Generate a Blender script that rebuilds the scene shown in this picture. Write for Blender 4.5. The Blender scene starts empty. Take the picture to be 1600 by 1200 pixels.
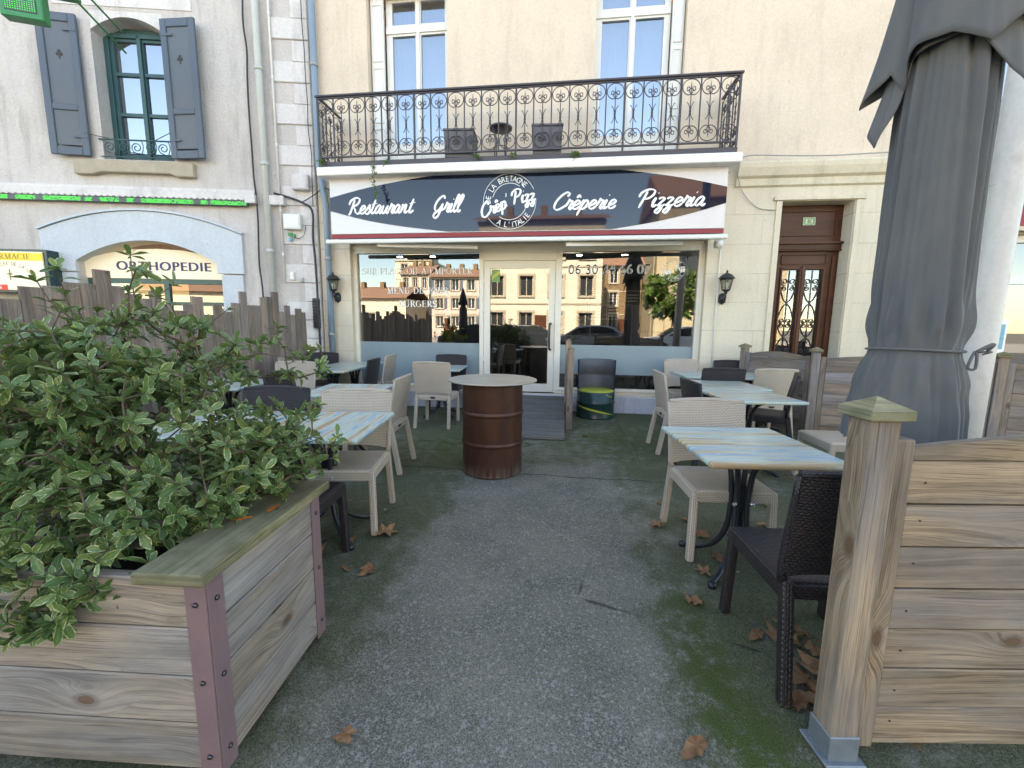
import bpy, math, random
from math import sin, cos, pi, radians, sqrt, hypot, atan2, floor
from mathutils import Vector, Matrix, noise as mnoise
S = bpy.context.scene
COL = S.collection
R = radians
# ------------------------------------------------------------------ camera
camd = bpy.data.cameras.new('camera'); cam = bpy.data.objects.new('camera', camd); COL.objects.link(cam); S.camera = cam
FPX, PITCH, ROLL, YAW, EYE = 660.0, R(7.85), R(0.65), R(7.0), 1.38
fw = Vector((-sin(YAW)*cos(PITCH), cos(YAW)*cos(PITCH), -sin(PITCH)))
rt = Vector((cos(YAW), sin(YAW), 0)); up = rt.cross(fw)
rt2 = rt*cos(ROLL) + up*sin(ROLL); up2 = up*cos(ROLL) - rt*sin(ROLL)
m = Matrix((rt2, up2, -fw)).transposed().to_4x4(); m.translation = (0, 0, EYE)
cam.matrix_world = m
camd.sensor_fit = 'HORIZONTAL'; camd.sensor_width = 36.0; camd.lens = 36.0*FPX/1600.0
camd.clip_start = 0.05; camd.clip_end = 2000
S.render.resolution_x, S.render.resolution_y = 1024, 768
# ------------------------------------------------------------------ light
SUN_EL, SUN_AZ = R(36), R(-14)            # azimuth measured from +Y (behind the restaurant) towards +X
W = bpy.data.worlds.new('World'); S.world = W; W.use_nodes = True
wn = W.node_tree.nodes; wl = W.node_tree.links
for n in list(wn): wn.remove(n)
sky = wn.new('ShaderNodeTexSky'); sky.sky_type = 'NISHITA'; sky.sun_disc = False
sky.sun_elevation = SUN_EL; sky.sun_rotation = SUN_AZ; sky.air_density = 1.0; sky.dust_density = 0.15; sky.ozone_density = 2.6
bg = wn.new('ShaderNodeBackground'); bg.inputs[1].default_value = 0.10
wo = wn.new('ShaderNodeOutputWorld'); wl.new(sky.outputs[0], bg.inputs[0]); wl.new(bg.outputs[0], wo.inputs[0])
sd = bpy.data.lights.new('sun', 'SUN'); sd.energy = 4.2; sd.angle = R(0.5); sd.color = (1, .96, .90)
sun = bpy.data.objects.new('sun', sd); COL.objects.link(sun)
tosun = Vector((sin(SUN_AZ)*cos(SUN_EL), cos(SUN_AZ)*cos(SUN_EL), sin(SUN_EL)))
sun.rotation_euler = tosun.to_track_quat('Z', 'Y').to_euler(); sun.location = (0, 30, 30)
S.view_settings.view_transform = 'Standard'; S.view_settings.look = 'None'
S.view_settings.gamma = 1; S.view_settings.exposure = 3.1
try:
    S.view_settings.use_white_balance = True; S.view_settings.white_balance_temperature = 8900; S.view_settings.white_balance_tint = 10
except Exception: pass
try: S.view_settings.use_curve_mapping = False
except Exception: pass
S.render.engine = 'CYCLES'
S.cycles.max_bounces = 8; S.cycles.diffuse_bounces = 4; S.cycles.glossy_bounces = 4; S.cycles.transparent_max_bounces = 12
S.cycles.caustics_reflective = False; S.cycles.caustics_refractive = False
# ------------------------------------------------------------------ tagging
def tag(o, label=None, cat=None, group=None, kind=None):
    if label: o['label'] = label
    if cat: o['category'] = cat
    if group: o['group'] = group
    if kind: o['kind'] = kind
    return o
def empty(name, loc=(0, 0, 0), rz=0, parent=None):
    o = bpy.data.objects.new(name, None); COL.objects.link(o); o.empty_display_size = .1
    o.location = loc; o.rotation_euler = (0, 0, rz)
    if parent: o.parent = parent
    return o
def thing(name, label, cat, loc=(0, 0, 0), rz=0, group=None):
    return tag(empty(name, loc, rz), label, cat, group)
def kids(o): return [c for c in bpy.data.objects if c.parent == o]
def copy_tree(o, parent=None, K=None):
    if K is None:
        K = {}
        for c in bpy.data.objects:
            if c.parent: K.setdefault(c.parent.name, []).append(c)
    c = o.copy(); COL.objects.link(c)
    if parent: c.parent = parent
    for ch in K.get(o.name, []): copy_tree(ch, c, K)
    return c
def tree(o):
    K = {}
    for c in bpy.data.objects:
        if c.parent: K.setdefault(c.parent.name, []).append(c)
    return K
# ------------------------------------------------------------------ mesh builder
class MB:
    def __init__(s): s.v = []; s.f = []; s.uv = []; s.rnd = []; s.sm = []; s.off = (0, 0)
    def face(s, idx, uv, rnd=.5, smooth=False):
        s.f.append(tuple(idx)); s.uv.extend(uv); s.rnd.append(rnd); s.sm.append(smooth)
    def quad(s, a, b, c, d, rnd=.5, uv=None, smooth=False):
        n = len(s.v); s.v += [tuple(a), tuple(b), tuple(c), tuple(d)]
        if uv is None:
            A, B, D = Vector(a), Vector(b), Vector(d); w = (B-A).length; h = (D-A).length
            uv = [(0, 0), (w, 0), (w, h), (0, h)]
        s.face((n, n+1, n+2, n+3), uv, rnd, smooth)
    def box(s, c, size, rot=None, grain=None, rnd=None, worlduv=False, taper=None):
        """box centred at c; uv u runs along the longest side (or 'grain' axis)"""
        hx = [d/2 for d in size]
        if rnd is None: rnd = random.random()
        ou, ov = (0, 0) if worlduv else (random.uniform(0, 9), random.uniform(0, 9))
        g = grain if grain is not None else max(range(3), key=lambda i: size[i])
        P = []
        for k in range(8):
            p = [hx[0]*(1 if k & 1 else -1), hx[1]*(1 if k & 2 else -1), hx[2]*(1 if k & 4 else -1)]
            P.append(p)
        faces = [((0, 2, 3, 1), 2), ((4, 5, 7, 6), 2), ((0, 1, 5, 4), 1), ((2, 6, 7, 3), 1), ((0, 4, 6, 2), 0), ((1, 3, 7, 5), 0)]
        Mx = rot if rot is not None else None
        n = len(s.v)
        for p in P:
            q = Vector(p)
            if taper and p[2] < 0: q.x *= taper; q.y *= taper
            if Mx is not None: q = Mx @ q
            s.v.append((q.x+c[0], q.y+c[1], q.z+c[2]))
        for idx, ax in faces:
            oth = [i for i in range(3) if i != ax]
            if g in oth: ua = g; va = [i for i in oth if i != g][0]
            else: ua, va = oth
            if worlduv: uv = [(P[i][ua]+c[ua]+ou, P[i][va]+c[va]+ov) for i in idx]
            else: uv = [(P[i][ua]+ou, P[i][va]+ov+ax*.37) for i in idx]
            s.face([n+i for i in idx], uv, rnd)
        return s
    def bar(s, a, b, w, h=None, rnd=None, upv=(0, 0, 1)):
        """rectangular bar from a to b, w across, h along up"""
        a, b = Vector(a), Vector(b); d = b-a; L = d.length
        if h is None: h = w
        x = d.normalized(); u = Vector(upv)
        if abs(x.dot(u)) > .98: u = Vector((0, 1, 0))
        y = u.cross(x).normalized(); z = x.cross(y)
        s.box((a+b)/2, (L, w, h), Matrix((x, y, z)).transposed(), grain=0, rnd=rnd); return s
    def tube(s, pts, r, n=8, closed=False, caps=True, rnd=.5, flat=None):
        pts = [Vector(p) for p in pts]; N = len(pts)
        rr = r if isinstance(r, (list, tuple)) else [r]*N
        t0 = (pts[1]-pts[0]).normalized(); u = Vector((0, 0, 1))
        if abs(t0.dot(u)) > .9: u = Vector((1, 0, 0))
        base = len(s.v); L = 0; Ls = []
        nrm = (u - t0*u.dot(t0)).normalized()
        for i, p in enumerate(pts):
            if closed: t = (pts[(i+1) % N]-pts[i-1]).normalized()
            else: t = ((pts[min(i+1, N-1)]-pts[max(i-1, 0)])).normalized()
            nrm = (nrm - t*nrm.dot(t)).normalized(); bn = t.cross(nrm)
            if i: L += (p-pts[i-1]).length
            Ls.append(L)
            for k in range(n):
                a = 2*pi*k/n
                q = p + (nrm*cos(a)+bn*sin(a)*(flat or 1))*rr[i]; s.v.append(tuple(q))
        M = N if closed else N-1
        for i in range(M):
            j = (i+1) % N
            for k in range(n):
                k2 = (k+1) % n
                c = 2*pi*rr[i]/n
                s.face((base+i*n+k, base+i*n+k2, base+j*n+k2, base+j*n+k),
                       [(Ls[i], k*c), (Ls[i], (k+1)*c), (Ls[i]+(pts[j]-pts[i]).length, (k+1)*c), (Ls[i]+(pts[j]-pts[i]).length, k*c)], rnd, True)
        if caps and not closed:
            s.face([base+k for k in reversed(range(n))], [(cos(2*pi*k/n)*rr[0], sin(2*pi*k/n)*rr[0]) for k in range(n)], rnd)
            s.face([base+(N-1)*n+k for k in range(n)], [(cos(2*pi*k/n)*rr[-1], sin(2*pi*k/n)*rr[-1]) for k in range(n)], rnd)
        return s
    def lathe(s, prof, c=(0, 0, 0), n=32, a0=0, a1=2*pi, capb=True, capt=True, smooth=True, rnd=.5):
        full = abs(a1-a0-2*pi) < 1e-6; m_ = n if full else n+1
        base = len(s.v); L = 0
        for i, (r, z) in enumerate(prof):
            for k in range(m_):
                a = a0+(a1-a0)*k/n; s.v.append((c[0]+r*cos(a), c[1]+r*sin(a), c[2]+z))
        for i in range(len(prof)-1):
            d = hypot(prof[i+1][0]-prof[i][0], prof[i+1][1]-prof[i][1])
            R_ = max(prof[i][0], .02)
            for k in range(n):
                k2 = (k+1) % m_
                s.face((base+i*m_+k, base+i*m_+k2, base+(i+1)*m_+k2, base+(i+1)*m_+k),
                       [(R_*k*2*pi/n, L), (R_*(k+1)*2*pi/n, L), (R_*(k+1)*2*pi/n, L+d), (R_*k*2*pi/n, L+d)], rnd, smooth)
            L += d
        if full and capb and prof[0][0] > 1e-5:
            s.face([base+k for k in reversed(range(n))], [(s.v[base+k][0], s.v[base+k][1]) for k in reversed(range(n))], rnd)
        if full and capt and prof[-1][0] > 1e-5:
            b2 = base+(len(prof)-1)*m_
            s.face([b2+k for k in range(n)], [(s.v[b2+k][0], s.v[b2+k][1]) for k in range(n)], rnd)
        return s
    def prism(s, poly, y0, y1, plane='xz', rnd=.5, off=(0, 0, 0)):
        """poly in (a,b); extruded along third axis y0..y1"""
        def P(a, b, t):
            p = (a, t, b) if plane == 'xz' else ((a, b, t) if plane == 'xy' else (t, a, b))
            return (p[0]+off[0], p[1]+off[1], p[2]+off[2])
        n = len(poly); base = len(s.v)
        for a, b in poly: s.v.append(P(a, b, y0))
        for a, b in poly: s.v.append(P(a, b, y1))
        area = sum(poly[i][0]*poly[(i+1) % n][1]-poly[(i+1) % n][0]*poly[i][1] for i in range(n))
        order = list(range(n)) if area > 0 else list(reversed(range(n)))
        s.face([base+i for i in order], [poly[i] for i in order], rnd)
        s.face([base+n+i for i in reversed(order)], [poly[i] for i in reversed(order)], rnd)
        for q in range(n):
            i, j = order[q], order[(q+1) % n]
            d = hypot(poly[i][0]-poly[j][0], poly[i][1]-poly[j][1])
            s.face((base+j, base+i, base+n+i, base+n+j), [(d, 0), (0, 0), (0, abs(y1-y0)), (d, abs(y1-y0))], rnd)
        return s
    def build(s, name, mat, parent=None, bevel=0, loc=None, rz=None, fix=False, seg=1):
        me = bpy.data.meshes.new(name)
        me.from_pydata(s.v, [], s.f)
        uvl = me.uv_layers.new(name='UVMap')
        flat = [c for uv in s.uv for c in uv]
        uvl.data.foreach_set('uv', flat)
        at = me.attributes.new('rnd', 'FLOAT', 'FACE'); at.data.foreach_set('value', s.rnd)
        me.polygons.foreach_set('use_smooth', s.sm)
        if fix:
            import bmesh
            bm = bmesh.new(); bm.from_mesh(me); bmesh.ops.recalc_face_normals(bm, faces=bm.faces); bm.to_mesh(me); bm.free()
        me.update()
        me.materials.append(mat)
        o = bpy.data.objects.new(name, me); COL.objects.link(o)
        if parent: o.parent = parent
        if loc: o.location = loc
        if rz is not None: o.rotation_euler = (0, 0, rz)
        if bevel:
            b = o.modifiers.new('bevel', 'BEVEL'); b.width = bevel; b.segments = seg; b.limit_method = 'ANGLE'; b.angle_limit = R(40); b.harden_normals = False
        return o
def gridwall(m_, x0, x1, z0, z1, y0, y1, holes, rnd=.5):
    """wall slab between y0 (front) and y1 (back) with rectangular holes, no internal faces, uv = (x,z)"""
    xs = sorted({x0, x1, *[h[0] for h in holes], *[h[1] for h in holes]}); xs = [x for x in xs if x0-1e-6 <= x <= x1+1e-6]
    zs = sorted({z0, z1, *[h[2] for h in holes], *[h[3] for h in holes]}); zs = [z for z in zs if z0-1e-6 <= z <= z1+1e-6]
    def solid(i, j):
        if i < 0 or j < 0 or i >= len(xs)-1 or j >= len(zs)-1: return False
        cx, cz = (xs[i]+xs[i+1])/2, (zs[j]+zs[j+1])/2
        return not any(h[0] < cx < h[1] and h[2] < cz < h[3] for h in holes)
    for i in range(len(xs)-1):
        for j in range(len(zs)-1):
            if not solid(i, j): continue
            a, b, c, d = xs[i], xs[i+1], zs[j], zs[j+1]
            m_.quad((a, y0, c), (b, y0, c), (b, y0, d), (a, y0, d), rnd, [(a, c), (b, c), (b, d), (a, d)])
            m_.quad((b, y1, c), (a, y1, c), (a, y1, d), (b, y1, d), rnd, [(b, c), (a, c), (a, d), (b, d)])
            if not solid(i-1, j): m_.quad((a, y1, c), (a, y0, c), (a, y0, d), (a, y1, d), rnd, [(y1, c), (y0, c), (y0, d), (y1, d)])
            if not solid(i+1, j): m_.quad((b, y0, c), (b, y1, c), (b, y1, d), (b, y0, d), rnd, [(y0, c), (y1, c), (y1, d), (y0, d)])
            if not solid(i, j-1): m_.quad((a, y1, c), (b, y1, c), (b, y0, c), (a, y0, c), rnd, [(a, y1), (b, y1), (b, y0), (a, y0)])
            if not solid(i, j+1): m_.quad((a, y0, d), (b, y0, d), (b, y1, d), (a, y1, d), rnd, [(a, y0), (b, y0), (b, y1), (a, y1)])
    return m_
def cr(pts, k=6):
    """Catmull-Rom through pts"""
    P = [Vector(p) for p in pts]; out = []
    if len(P) < 3: return P
    for i in range(len(P)-1):
        p0 = P[max(i-1, 0)]; p1 = P[i]; p2 = P[i+1]; p3 = P[min(i+2, len(P)-1)]
        for j in range(k):
            t = j/k
            out.append(.5*((2*p1)+(p2-p0)*t+(2*p0-5*p1+4*p2-p3)*t*t+(3*p1-p0-3*p2+p3)*t**3))
    out.append(P[-1]); return out
# ------------------------------------------------------------------ materials
class NT:
    def __init__(s, name, rough=.6, spec=.5, metal=0):
        s.m = bpy.data.materials.new(name); s.m.use_nodes = True; s.t = s.m.node_tree; s.n = s.t.nodes; s.l = s.t.links
        s.b = s.n['Principled BSDF']; s.o = s.n['Material Output']
        s.b.inputs['Roughness'].default_value = rough; s.b.inputs['Metallic'].default_value = metal
        s.b.inputs['Specular IOR Level'].default_value = spec
    def put(s, sock, v):
        if isinstance(v, bpy.types.NodeSocket): s.l.new(v, sock)
        elif isinstance(v, (tuple, list)):
            if len(v) == 3 and len(sock.default_value) == 4: v = (*v, 1)
            sock.default_value = v
        else:
            try: sock.default_value = v
            except Exception: sock.default_value = (v, v, v)
    def node(s, t, **k):
        n = s.n.new(t)
        for a, b in k.items(): setattr(n, a, b)
        return n
    def uv(s): return s.node('ShaderNodeTexCoord').outputs['UV']
    def obj(s): return s.node('ShaderNodeTexCoord').outputs['Object']
    def pos(s): return s.node('ShaderNodeNewGeometry').outputs['Position']
    def rnd(s): return s.node('ShaderNodeAttribute', attribute_name='rnd').outputs['Fac']
    def orand(s): return s.node('ShaderNodeObjectInfo').outputs['Random']
    def map(s, v, scale=(1, 1, 1), loc=(0, 0, 0), rot=(0, 0, 0)):
        n = s.node('ShaderNodeMapping'); s.put(n.inputs[0], v); s.put(n.inputs['Scale'], scale); s.put(n.inputs['Location'], loc); s.put(n.inputs['Rotation'], rot); return n.outputs[0]
    def noise(s, v, scale, detail=4, rough=.55, dist=0, col=False):
        n = s.node('ShaderNodeTexNoise'); s.put(n.inputs['Vector'], v); s.put(n.inputs['Scale'], scale); n.inputs['Detail'].default_value = detail
        n.inputs['Roughness'].default_value = rough; n.inputs['Distortion'].default_value = dist; return n.outputs['Color' if col else 'Fac']
    def vor(s, v, scale, feature='F1', rand=1, out='Distance', dim='3D'):
        n = s.node('ShaderNodeTexVoronoi', feature=feature, voronoi_dimensions=dim); s.put(n.inputs['Vector'], v); s.put(n.inputs['Scale'], scale); n.inputs['Randomness'].default_value = rand; return n.outputs[out]
    def mth(s, op, a, b=None, c=None, clamp=False):
        n = s.node('ShaderNodeMath', operation=op, use_clamp=clamp); s.put(n.inputs[0], a)
        if b is not None: s.put(n.inputs[1], b)
        if c is not None: s.put(n.inputs[2], c)
        return n.outputs[0]
    def add(s, a, b): return s.mth('ADD', a, b)
    def mul(s, a, b): return s.mth('MULTIPLY', a, b)
    def sub(s, a, b): return s.mth('SUBTRACT', a, b)
    def step(s, v, a, b):
        n = s.node('ShaderNodeMapRange', interpolation_type='SMOOTHSTEP'); s.put(n.inputs['Value'], v)
        n.inputs['From Min'].default_value = a; n.inputs['From Max'].default_value = b; return n.outputs[0]
    def rng(s, v, a, b, c, d):
        n = s.node('ShaderNodeMapRange'); s.put(n.inputs['Value'], v); n.inputs[1].default_value = a; n.inputs[2].default_value = b; n.inputs[3].default_value = c; n.inputs[4].default_value = d; return n.outputs[0]
    def mix(s, f, a, b, mode='MIX'):
        n = s.node('ShaderNodeMix', data_type='RGBA', blend_type=mode); s.put(n.inputs[0], f); s.put(n.inputs[6], a); s.put(n.inputs[7], b); return n.outputs[2]
    def ramp(s, v, st, interp='LINEAR'):
        n = s.node('ShaderNodeValToRGB'); n.color_ramp.interpolation = interp; e = n.color_ramp.elements
        while len(e) < len(st): e.new(.5)
        for i, (p, c) in enumerate(st): e[i].position = p; e[i].color = (*c, 1) if len(c) == 3 else c
        s.put(n.inputs[0], v); return n.outputs[0]
    def sep(s, v):
        n = s.node('ShaderNodeSeparateXYZ'); s.put(n.inputs[0], v); return n.outputs
    def comb(s, x, y, z=0):
        n = s.node('ShaderNodeCombineXYZ'); s.put(n.inputs[0], x); s.put(n.inputs[1], y); s.put(n.inputs[2], z); return n.outputs[0]
    def bump(s, h, strength=.3, dist=.01):
        n = s.node('ShaderNodeBump'); n.inputs['Strength'].default_value = strength; n.inputs['Distance'].default_value = dist
        s.put(n.inputs['Height'], h); s.l.new(n.outputs[0], s.b.inputs['Normal']); return n.outputs[0]
    def col(s, v): s.put(s.b.inputs['Base Color'], v); return s
    def rough(s, v): s.put(s.b.inputs['Roughness'], v); return s
def plain(name, c, rough=.55, metal=0, var=.12, sc=9, spec=.5, bump=0, dirt=None):
    t = NT(name, rough, spec, metal); p = t.obj()
    n1 = t.noise(p, sc, 5, .6); n2 = t.noise(p, sc*7, 3, .6)
    f = t.add(t.mul(t.sub(n1, .5), 2*var), t.add(1, t.mul(t.sub(n2, .5), var)))
    cc = t.mix(1, c, t.comb(f, f, f), 'MULTIPLY')
    if dirt: cc = t.mix(t.mul(t.step(n1, .52, .75), dirt[1]), cc, dirt[0])
    t.col(cc)
    t.rough(t.rng(n1, .3, .7, max(rough-.08, .02), min(rough+.1, 1)))
    if bump: t.bump(t.noise(p, sc*8, 4), bump, .004)
    return t.m
def wood(name, light, dark, grey=(.27, .25, .24), greyamt=.5, knots=1, green=0, ringscale=42, rough=.75, bumps=.5):
    """weathered softwood; uv.x runs along the grain, metres"""
    t = NT(name, rough, .25); uv = t.uv(); r = t.rnd(); x, y, z = t.sep(uv)[:3]
    v2 = t.comb(t.add(x, t.mul(r, 31)), t.add(y, t.mul(r, 17)), t.mul(r, 7))
    kv = t.map(v2, (2.4, 4.6, 1)); kd1 = t.vor(kv, 1.0, dim='2D')
    kcell = t.vor(kv, 1.0, out='Color', dim='2D'); kon = t.step(t.sep(kcell)[0], .66, .70)
    bulge = t.mul(t.mul(t.mth('POWER', 2.718, t.mul(t.mul(kd1, kd1), -16)), kon), .055*knots)
    wav = t.mul(t.sub(t.noise(t.map(v2, (1.3, 7, 1)), 1, 2, .5), .5), .09)
    g = t.add(t.add(t.sep(v2)[1], wav), bulge)
    ring = t.noise(t.comb(t.mul(t.sep(v2)[0], .5), t.mul(g, ringscale), 0), 1.0, 3, .5)
    fine = t.noise(t.comb(t.mul(t.sep(v2)[0], 3.5), t.mul(g, 300), 0), 1.0, 3, .6)
    c = t.mix(t.mul(t.step(ring, .40, .66), t.rng(t.noise(t.map(v2, (1.5, 3, 1)), 1.7, 3), .3, .7, .25, .95)), light, dark)
    c = t.mix(t.mul(t.step(fine, .45, .68), .75), c, tuple(d*.5 for d in dark))
    rk = t.noise(t.comb(t.mul(t.sep(v2)[0], 2.5), t.mul(g, 120), 4), 1.0, 2, .5)
    c = t.mix(t.mul(t.step(rk, .60, .70), .6), c, tuple(d*.4 for d in dark))
    big = t.noise(t.map(v2, (.9, 3.5, 1)), 1.2, 4, .6)
    gm = t.add(t.mul(t.step(big, .35, .65), greyamt), t.mul(t.sub(r, .5), .35))
    fc = t.mul(t.rng(fine, .3, .7, .58, 1.3), t.rng(rk, .58, .72, 1, .55))
    gc = t.mix(1, grey, t.comb(fc, fc, fc), 'MULTIPLY')
    c = t.mix(t.mth('ADD', gm, 0, clamp=True), c, t.mix(t.mul(t.step(ring, .4, .62), .35), gc, tuple(d*.6 for d in grey)))
    kn = t.mul(t.step(kd1, .075, .055), kon)
    kring = t.mul(t.mul(t.step(kd1, .13, .08), kon), .45)
    c = t.mix(t.mul(kring, knots), c, tuple(d*.45 for d in dark)); c = t.mix(t.mul(kn, .75*knots), c, (.13, .07, .04))
    nail = None
    if green: 
        gn = t.noise(t.map(t.pos(), (1, 1, 1)), 14, 5, .6)
        c = t.mix(t.mul(t.step(gn, .42, .68), green), c, (.10, .12, .035))
    st_ = t.noise(t.map(v2, (1.1, 5, 1), (3, 5, 1)), 1.6, 5, .65); sf_ = t.rng(st_, .35, .68, 1.12, .62); c = t.mix(1, c, t.comb(sf_, sf_, sf_), 'MULTIPLY')
    hv = t.rng(r, 0, 1, .78, 1.16); c = t.mix(1, c, t.comb(hv, hv, hv), 'MULTIPLY')
    t.col(c); t.bump(t.add(t.mul(fine, .5), t.mul(ring, .6)), bumps, .003)
    return t.m
def wicker(name, c1, c2, slot, rough=.5, su=.020, sv=.0115):
    t = NT(name, rough, .4); x, y = t.sep(t.uv())[:2]
    rv = t.mul(y, 1/sv); row = t.mth('FLOOR', rv); fr = t.mth('FRACT', rv)
    ru = t.add(t.mul(x, 1/su), t.mul(t.mth('MODULO', row, 2), .5)); fu = t.mth('FRACT', ru)
    du = t.mth('ABSOLUTE', t.sub(fu, .5)); dv = t.mth('ABSOLUTE', t.sub(fr, .5))
    hole = t.mul(t.step(du, .34, .44), t.step(dv, .05, .25))
    strand = t.mul(t.step(dv, .5, .1), 1)
    h = t.sub(t.mul(strand, t.rng(du, 0, .5, 1, .2)), t.mul(hole, .8))
    n = t.noise(t.obj(), 7, 3)
    c = t.mix(t.rng(n, .3, .7, 0, 1), c1, c2)
    c = t.mix(t.mul(t.step(dv, .30, .5), .40), c, slot)
    c = t.mix(t.mul(t.mul(t.step(du, .28, .40), t.step(dv, .12, .3)), .75), c, slot)
    t.col(c); t.bump(h, .6, .004)
    return t.m
def emis(name, c, st):
    t = NT(name); t.col(c); t.b.inputs['Emission Color'].default_value = (*c, 1); t.b.inputs['Emission Strength'].default_value = st; return t.m
def glass(name, tint=(.8, .85, .85), fac=.42, rough=.0, fres=True):
    t = NT(name); t.n.remove(t.b)
    tr = t.node('ShaderNodeBsdfTransparent'); tr.inputs[0].default_value = (*tint, 1)
    gl = t.node('ShaderNodeBsdfGlossy'); gl.inputs['Roughness'].default_value = rough; gl.inputs[0].default_value = (.95, .97, 1, 1)
    mx = t.node('ShaderNodeMixShader')
    lw = t.node('ShaderNodeLayerWeight'); lw.inputs[0].default_value = .25
    t.put(mx.inputs[0], t.mth('MINIMUM', t.add(fac, t.mul(lw.outputs['Fresnel'], .6)), .95))
    t.l.new(tr.outputs[0], mx.inputs[1]); t.l.new(gl.outputs[0], mx.inputs[2]); t.l.new(mx.outputs[0], t.o.inputs[0])
    return t.m
M = {}
M['cream_white'] = plain('cream_paint', (.78, .73, .64), .5, var=.05, sc=3)
M['white_paint'] = plain('white_paint', (.74, .74, .72), .4, var=.06, sc=4)
M['white_band'] = plain('white_band', (.88, .86, .84), .5, var=.08, sc=5, dirt=((.28, .30, .18), .35))
M['post_paint'] = m_post = plain('post_paint', (.60, .58, .56), .45, var=.22, sc=5, dirt=((.36, .31, .27), .5), bump=.15)
M['white_vinyl'] = plain('white_vinyl', (.86, .86, .86), .45, var=.02)
M['iron'] = plain('dark_iron', (.055, .048, .058), .45, var=.3, sc=14)
M['black_metal'] = plain('black_metal', (.02, .022, .027), .35, var=.2, sc=16)
M['grey_plastic'] = plain('grey_plastic', (.095, .095, .11), .5, var=.15, sc=10)
M['maroon'] = plain('maroon_cloth', (.30, .045, .055), .7, var=.15, sc=8)
M['green_wood'] = plain('green_frame', (.025, .085, .095), .45, var=.2, sc=12)
M['green_frame2'] = plain('green_shopframe', (.05, .11, .09), .45, var=.15, sc=12)
M['shutter'] = plain('shutter_paint', (.078, .105, .145), .55, var=.18, sc=8, bump=.15)
M['shutter2'] = plain('shutter_panel', (.105, .125, .155), .6, var=.15, sc=8)
M['pipe_grey'] = plain('pipe_grey', (.50, .52, .50), .5, var=.12, sc=6)
M['zinc'] = plain('zinc', (.30, .33, .36), .4, .3, var=.15, sc=7)
M['blue_pipe'] = plain('blue_pipe', (.20, .28, .36), .45, var=.12, sc=6)
M['cable'] = plain('cable_black', (.025, .025, .03), .55, var=.1)
M['cable_grey'] = plain('cable_grey', (.35, .35, .34), .55, var=.1)
M['galv'] = plain('galvanised', (.22, .25, .28), .55, .5, var=.25, sc=22)
M['bracket'] = plain('bracket_mauve', (.23, .145, .155), .45, .1, var=.16, sc=7, dirt=((.30, .13, .07), .35), bump=.1)
M['bolt'] = plain('bolt', (.10, .085, .09), .35, .8, var=.2, sc=60)
M['boltbright'] = plain('bolt_bright', (.65, .65, .68), .25, .9, var=.1, sc=60)
M['stone'] = plain('sill_stone', (.40, .345, .27), .8, var=.28, sc=6, bump=.4)
M['brown_wood'] = wood('varnished_brown', (.115, .04, .022), (.07, .022, .012), (.10, .04, .03), .15, .2, rough=.4, bumps=.2)
M['lamp_black'] = M['black_metal']
M['lantern_glass'] = glass('lantern_glass', (.85, .85, .8), .12)
M['glass'] = glass('window_glass', (.60, .62, .62), .17)
M['glass_up'] = glass('upper_glass', (.36, .45, .60), .36)
M['glass_dark'] = glass('dark_glass', (.5, .5, .5), .15)
M['curtain'] = plain('curtain', (.62, .64, .68), .9, var=.05)
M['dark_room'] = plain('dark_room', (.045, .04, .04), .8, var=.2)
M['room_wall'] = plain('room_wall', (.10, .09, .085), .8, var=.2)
M['spot'] = emis('ceiling_spot_light', (1, .97, .9), 14)
M['green_led'] = emis('green_led', (.01, .55, .06), .22)
M['sign_lit'] = emis('lit_sign_cream', (.72, .66, .54), .05)
M['sign_yellow'] = emis('lit_sign_yellow', (.70, .50, .06), .06)
M['sign_red'] = emis('lit_sign_red', (.62, .05, .03), .05)
M['warm_room'] = emis('warm_lit_room', (.85, .65, .32), .10)
M['navy'] = plain('navy_letters', (.035, .03, .13), .4)
M['brown_letter'] = plain('brown_letters', (.22, .18, .05), .5)
M['frost'] = plain('frosted_film', (.235, .31, .345), .35, var=.10, sc=2)
M['dark_green'] = plain('dark_green_paint', (.012, .045, .045), .3, var=.15, sc=8)
M['green_box'] = plain('green_case', (.02, .22, .075), .35, var=.1)
M['screen_dark'] = plain('dark_led_panel', (.05, .065, .075), .4)
M['plate_green'] = plain('plate_green', (.16, .30, .10), .4)
M['lime'] = plain('lime_yellow', (.42, .46, .06), .4, var=.1)
M['orange'] = plain('orange_tile', (.55, .14, .02), .6)
M['sky_paper'] = plain('blue_paper', (.15, .38, .50), .5, var=.5, sc=30)
M['mauve_flower'] = plain('pink_flower', (.6, .1, .2), .6)
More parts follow.
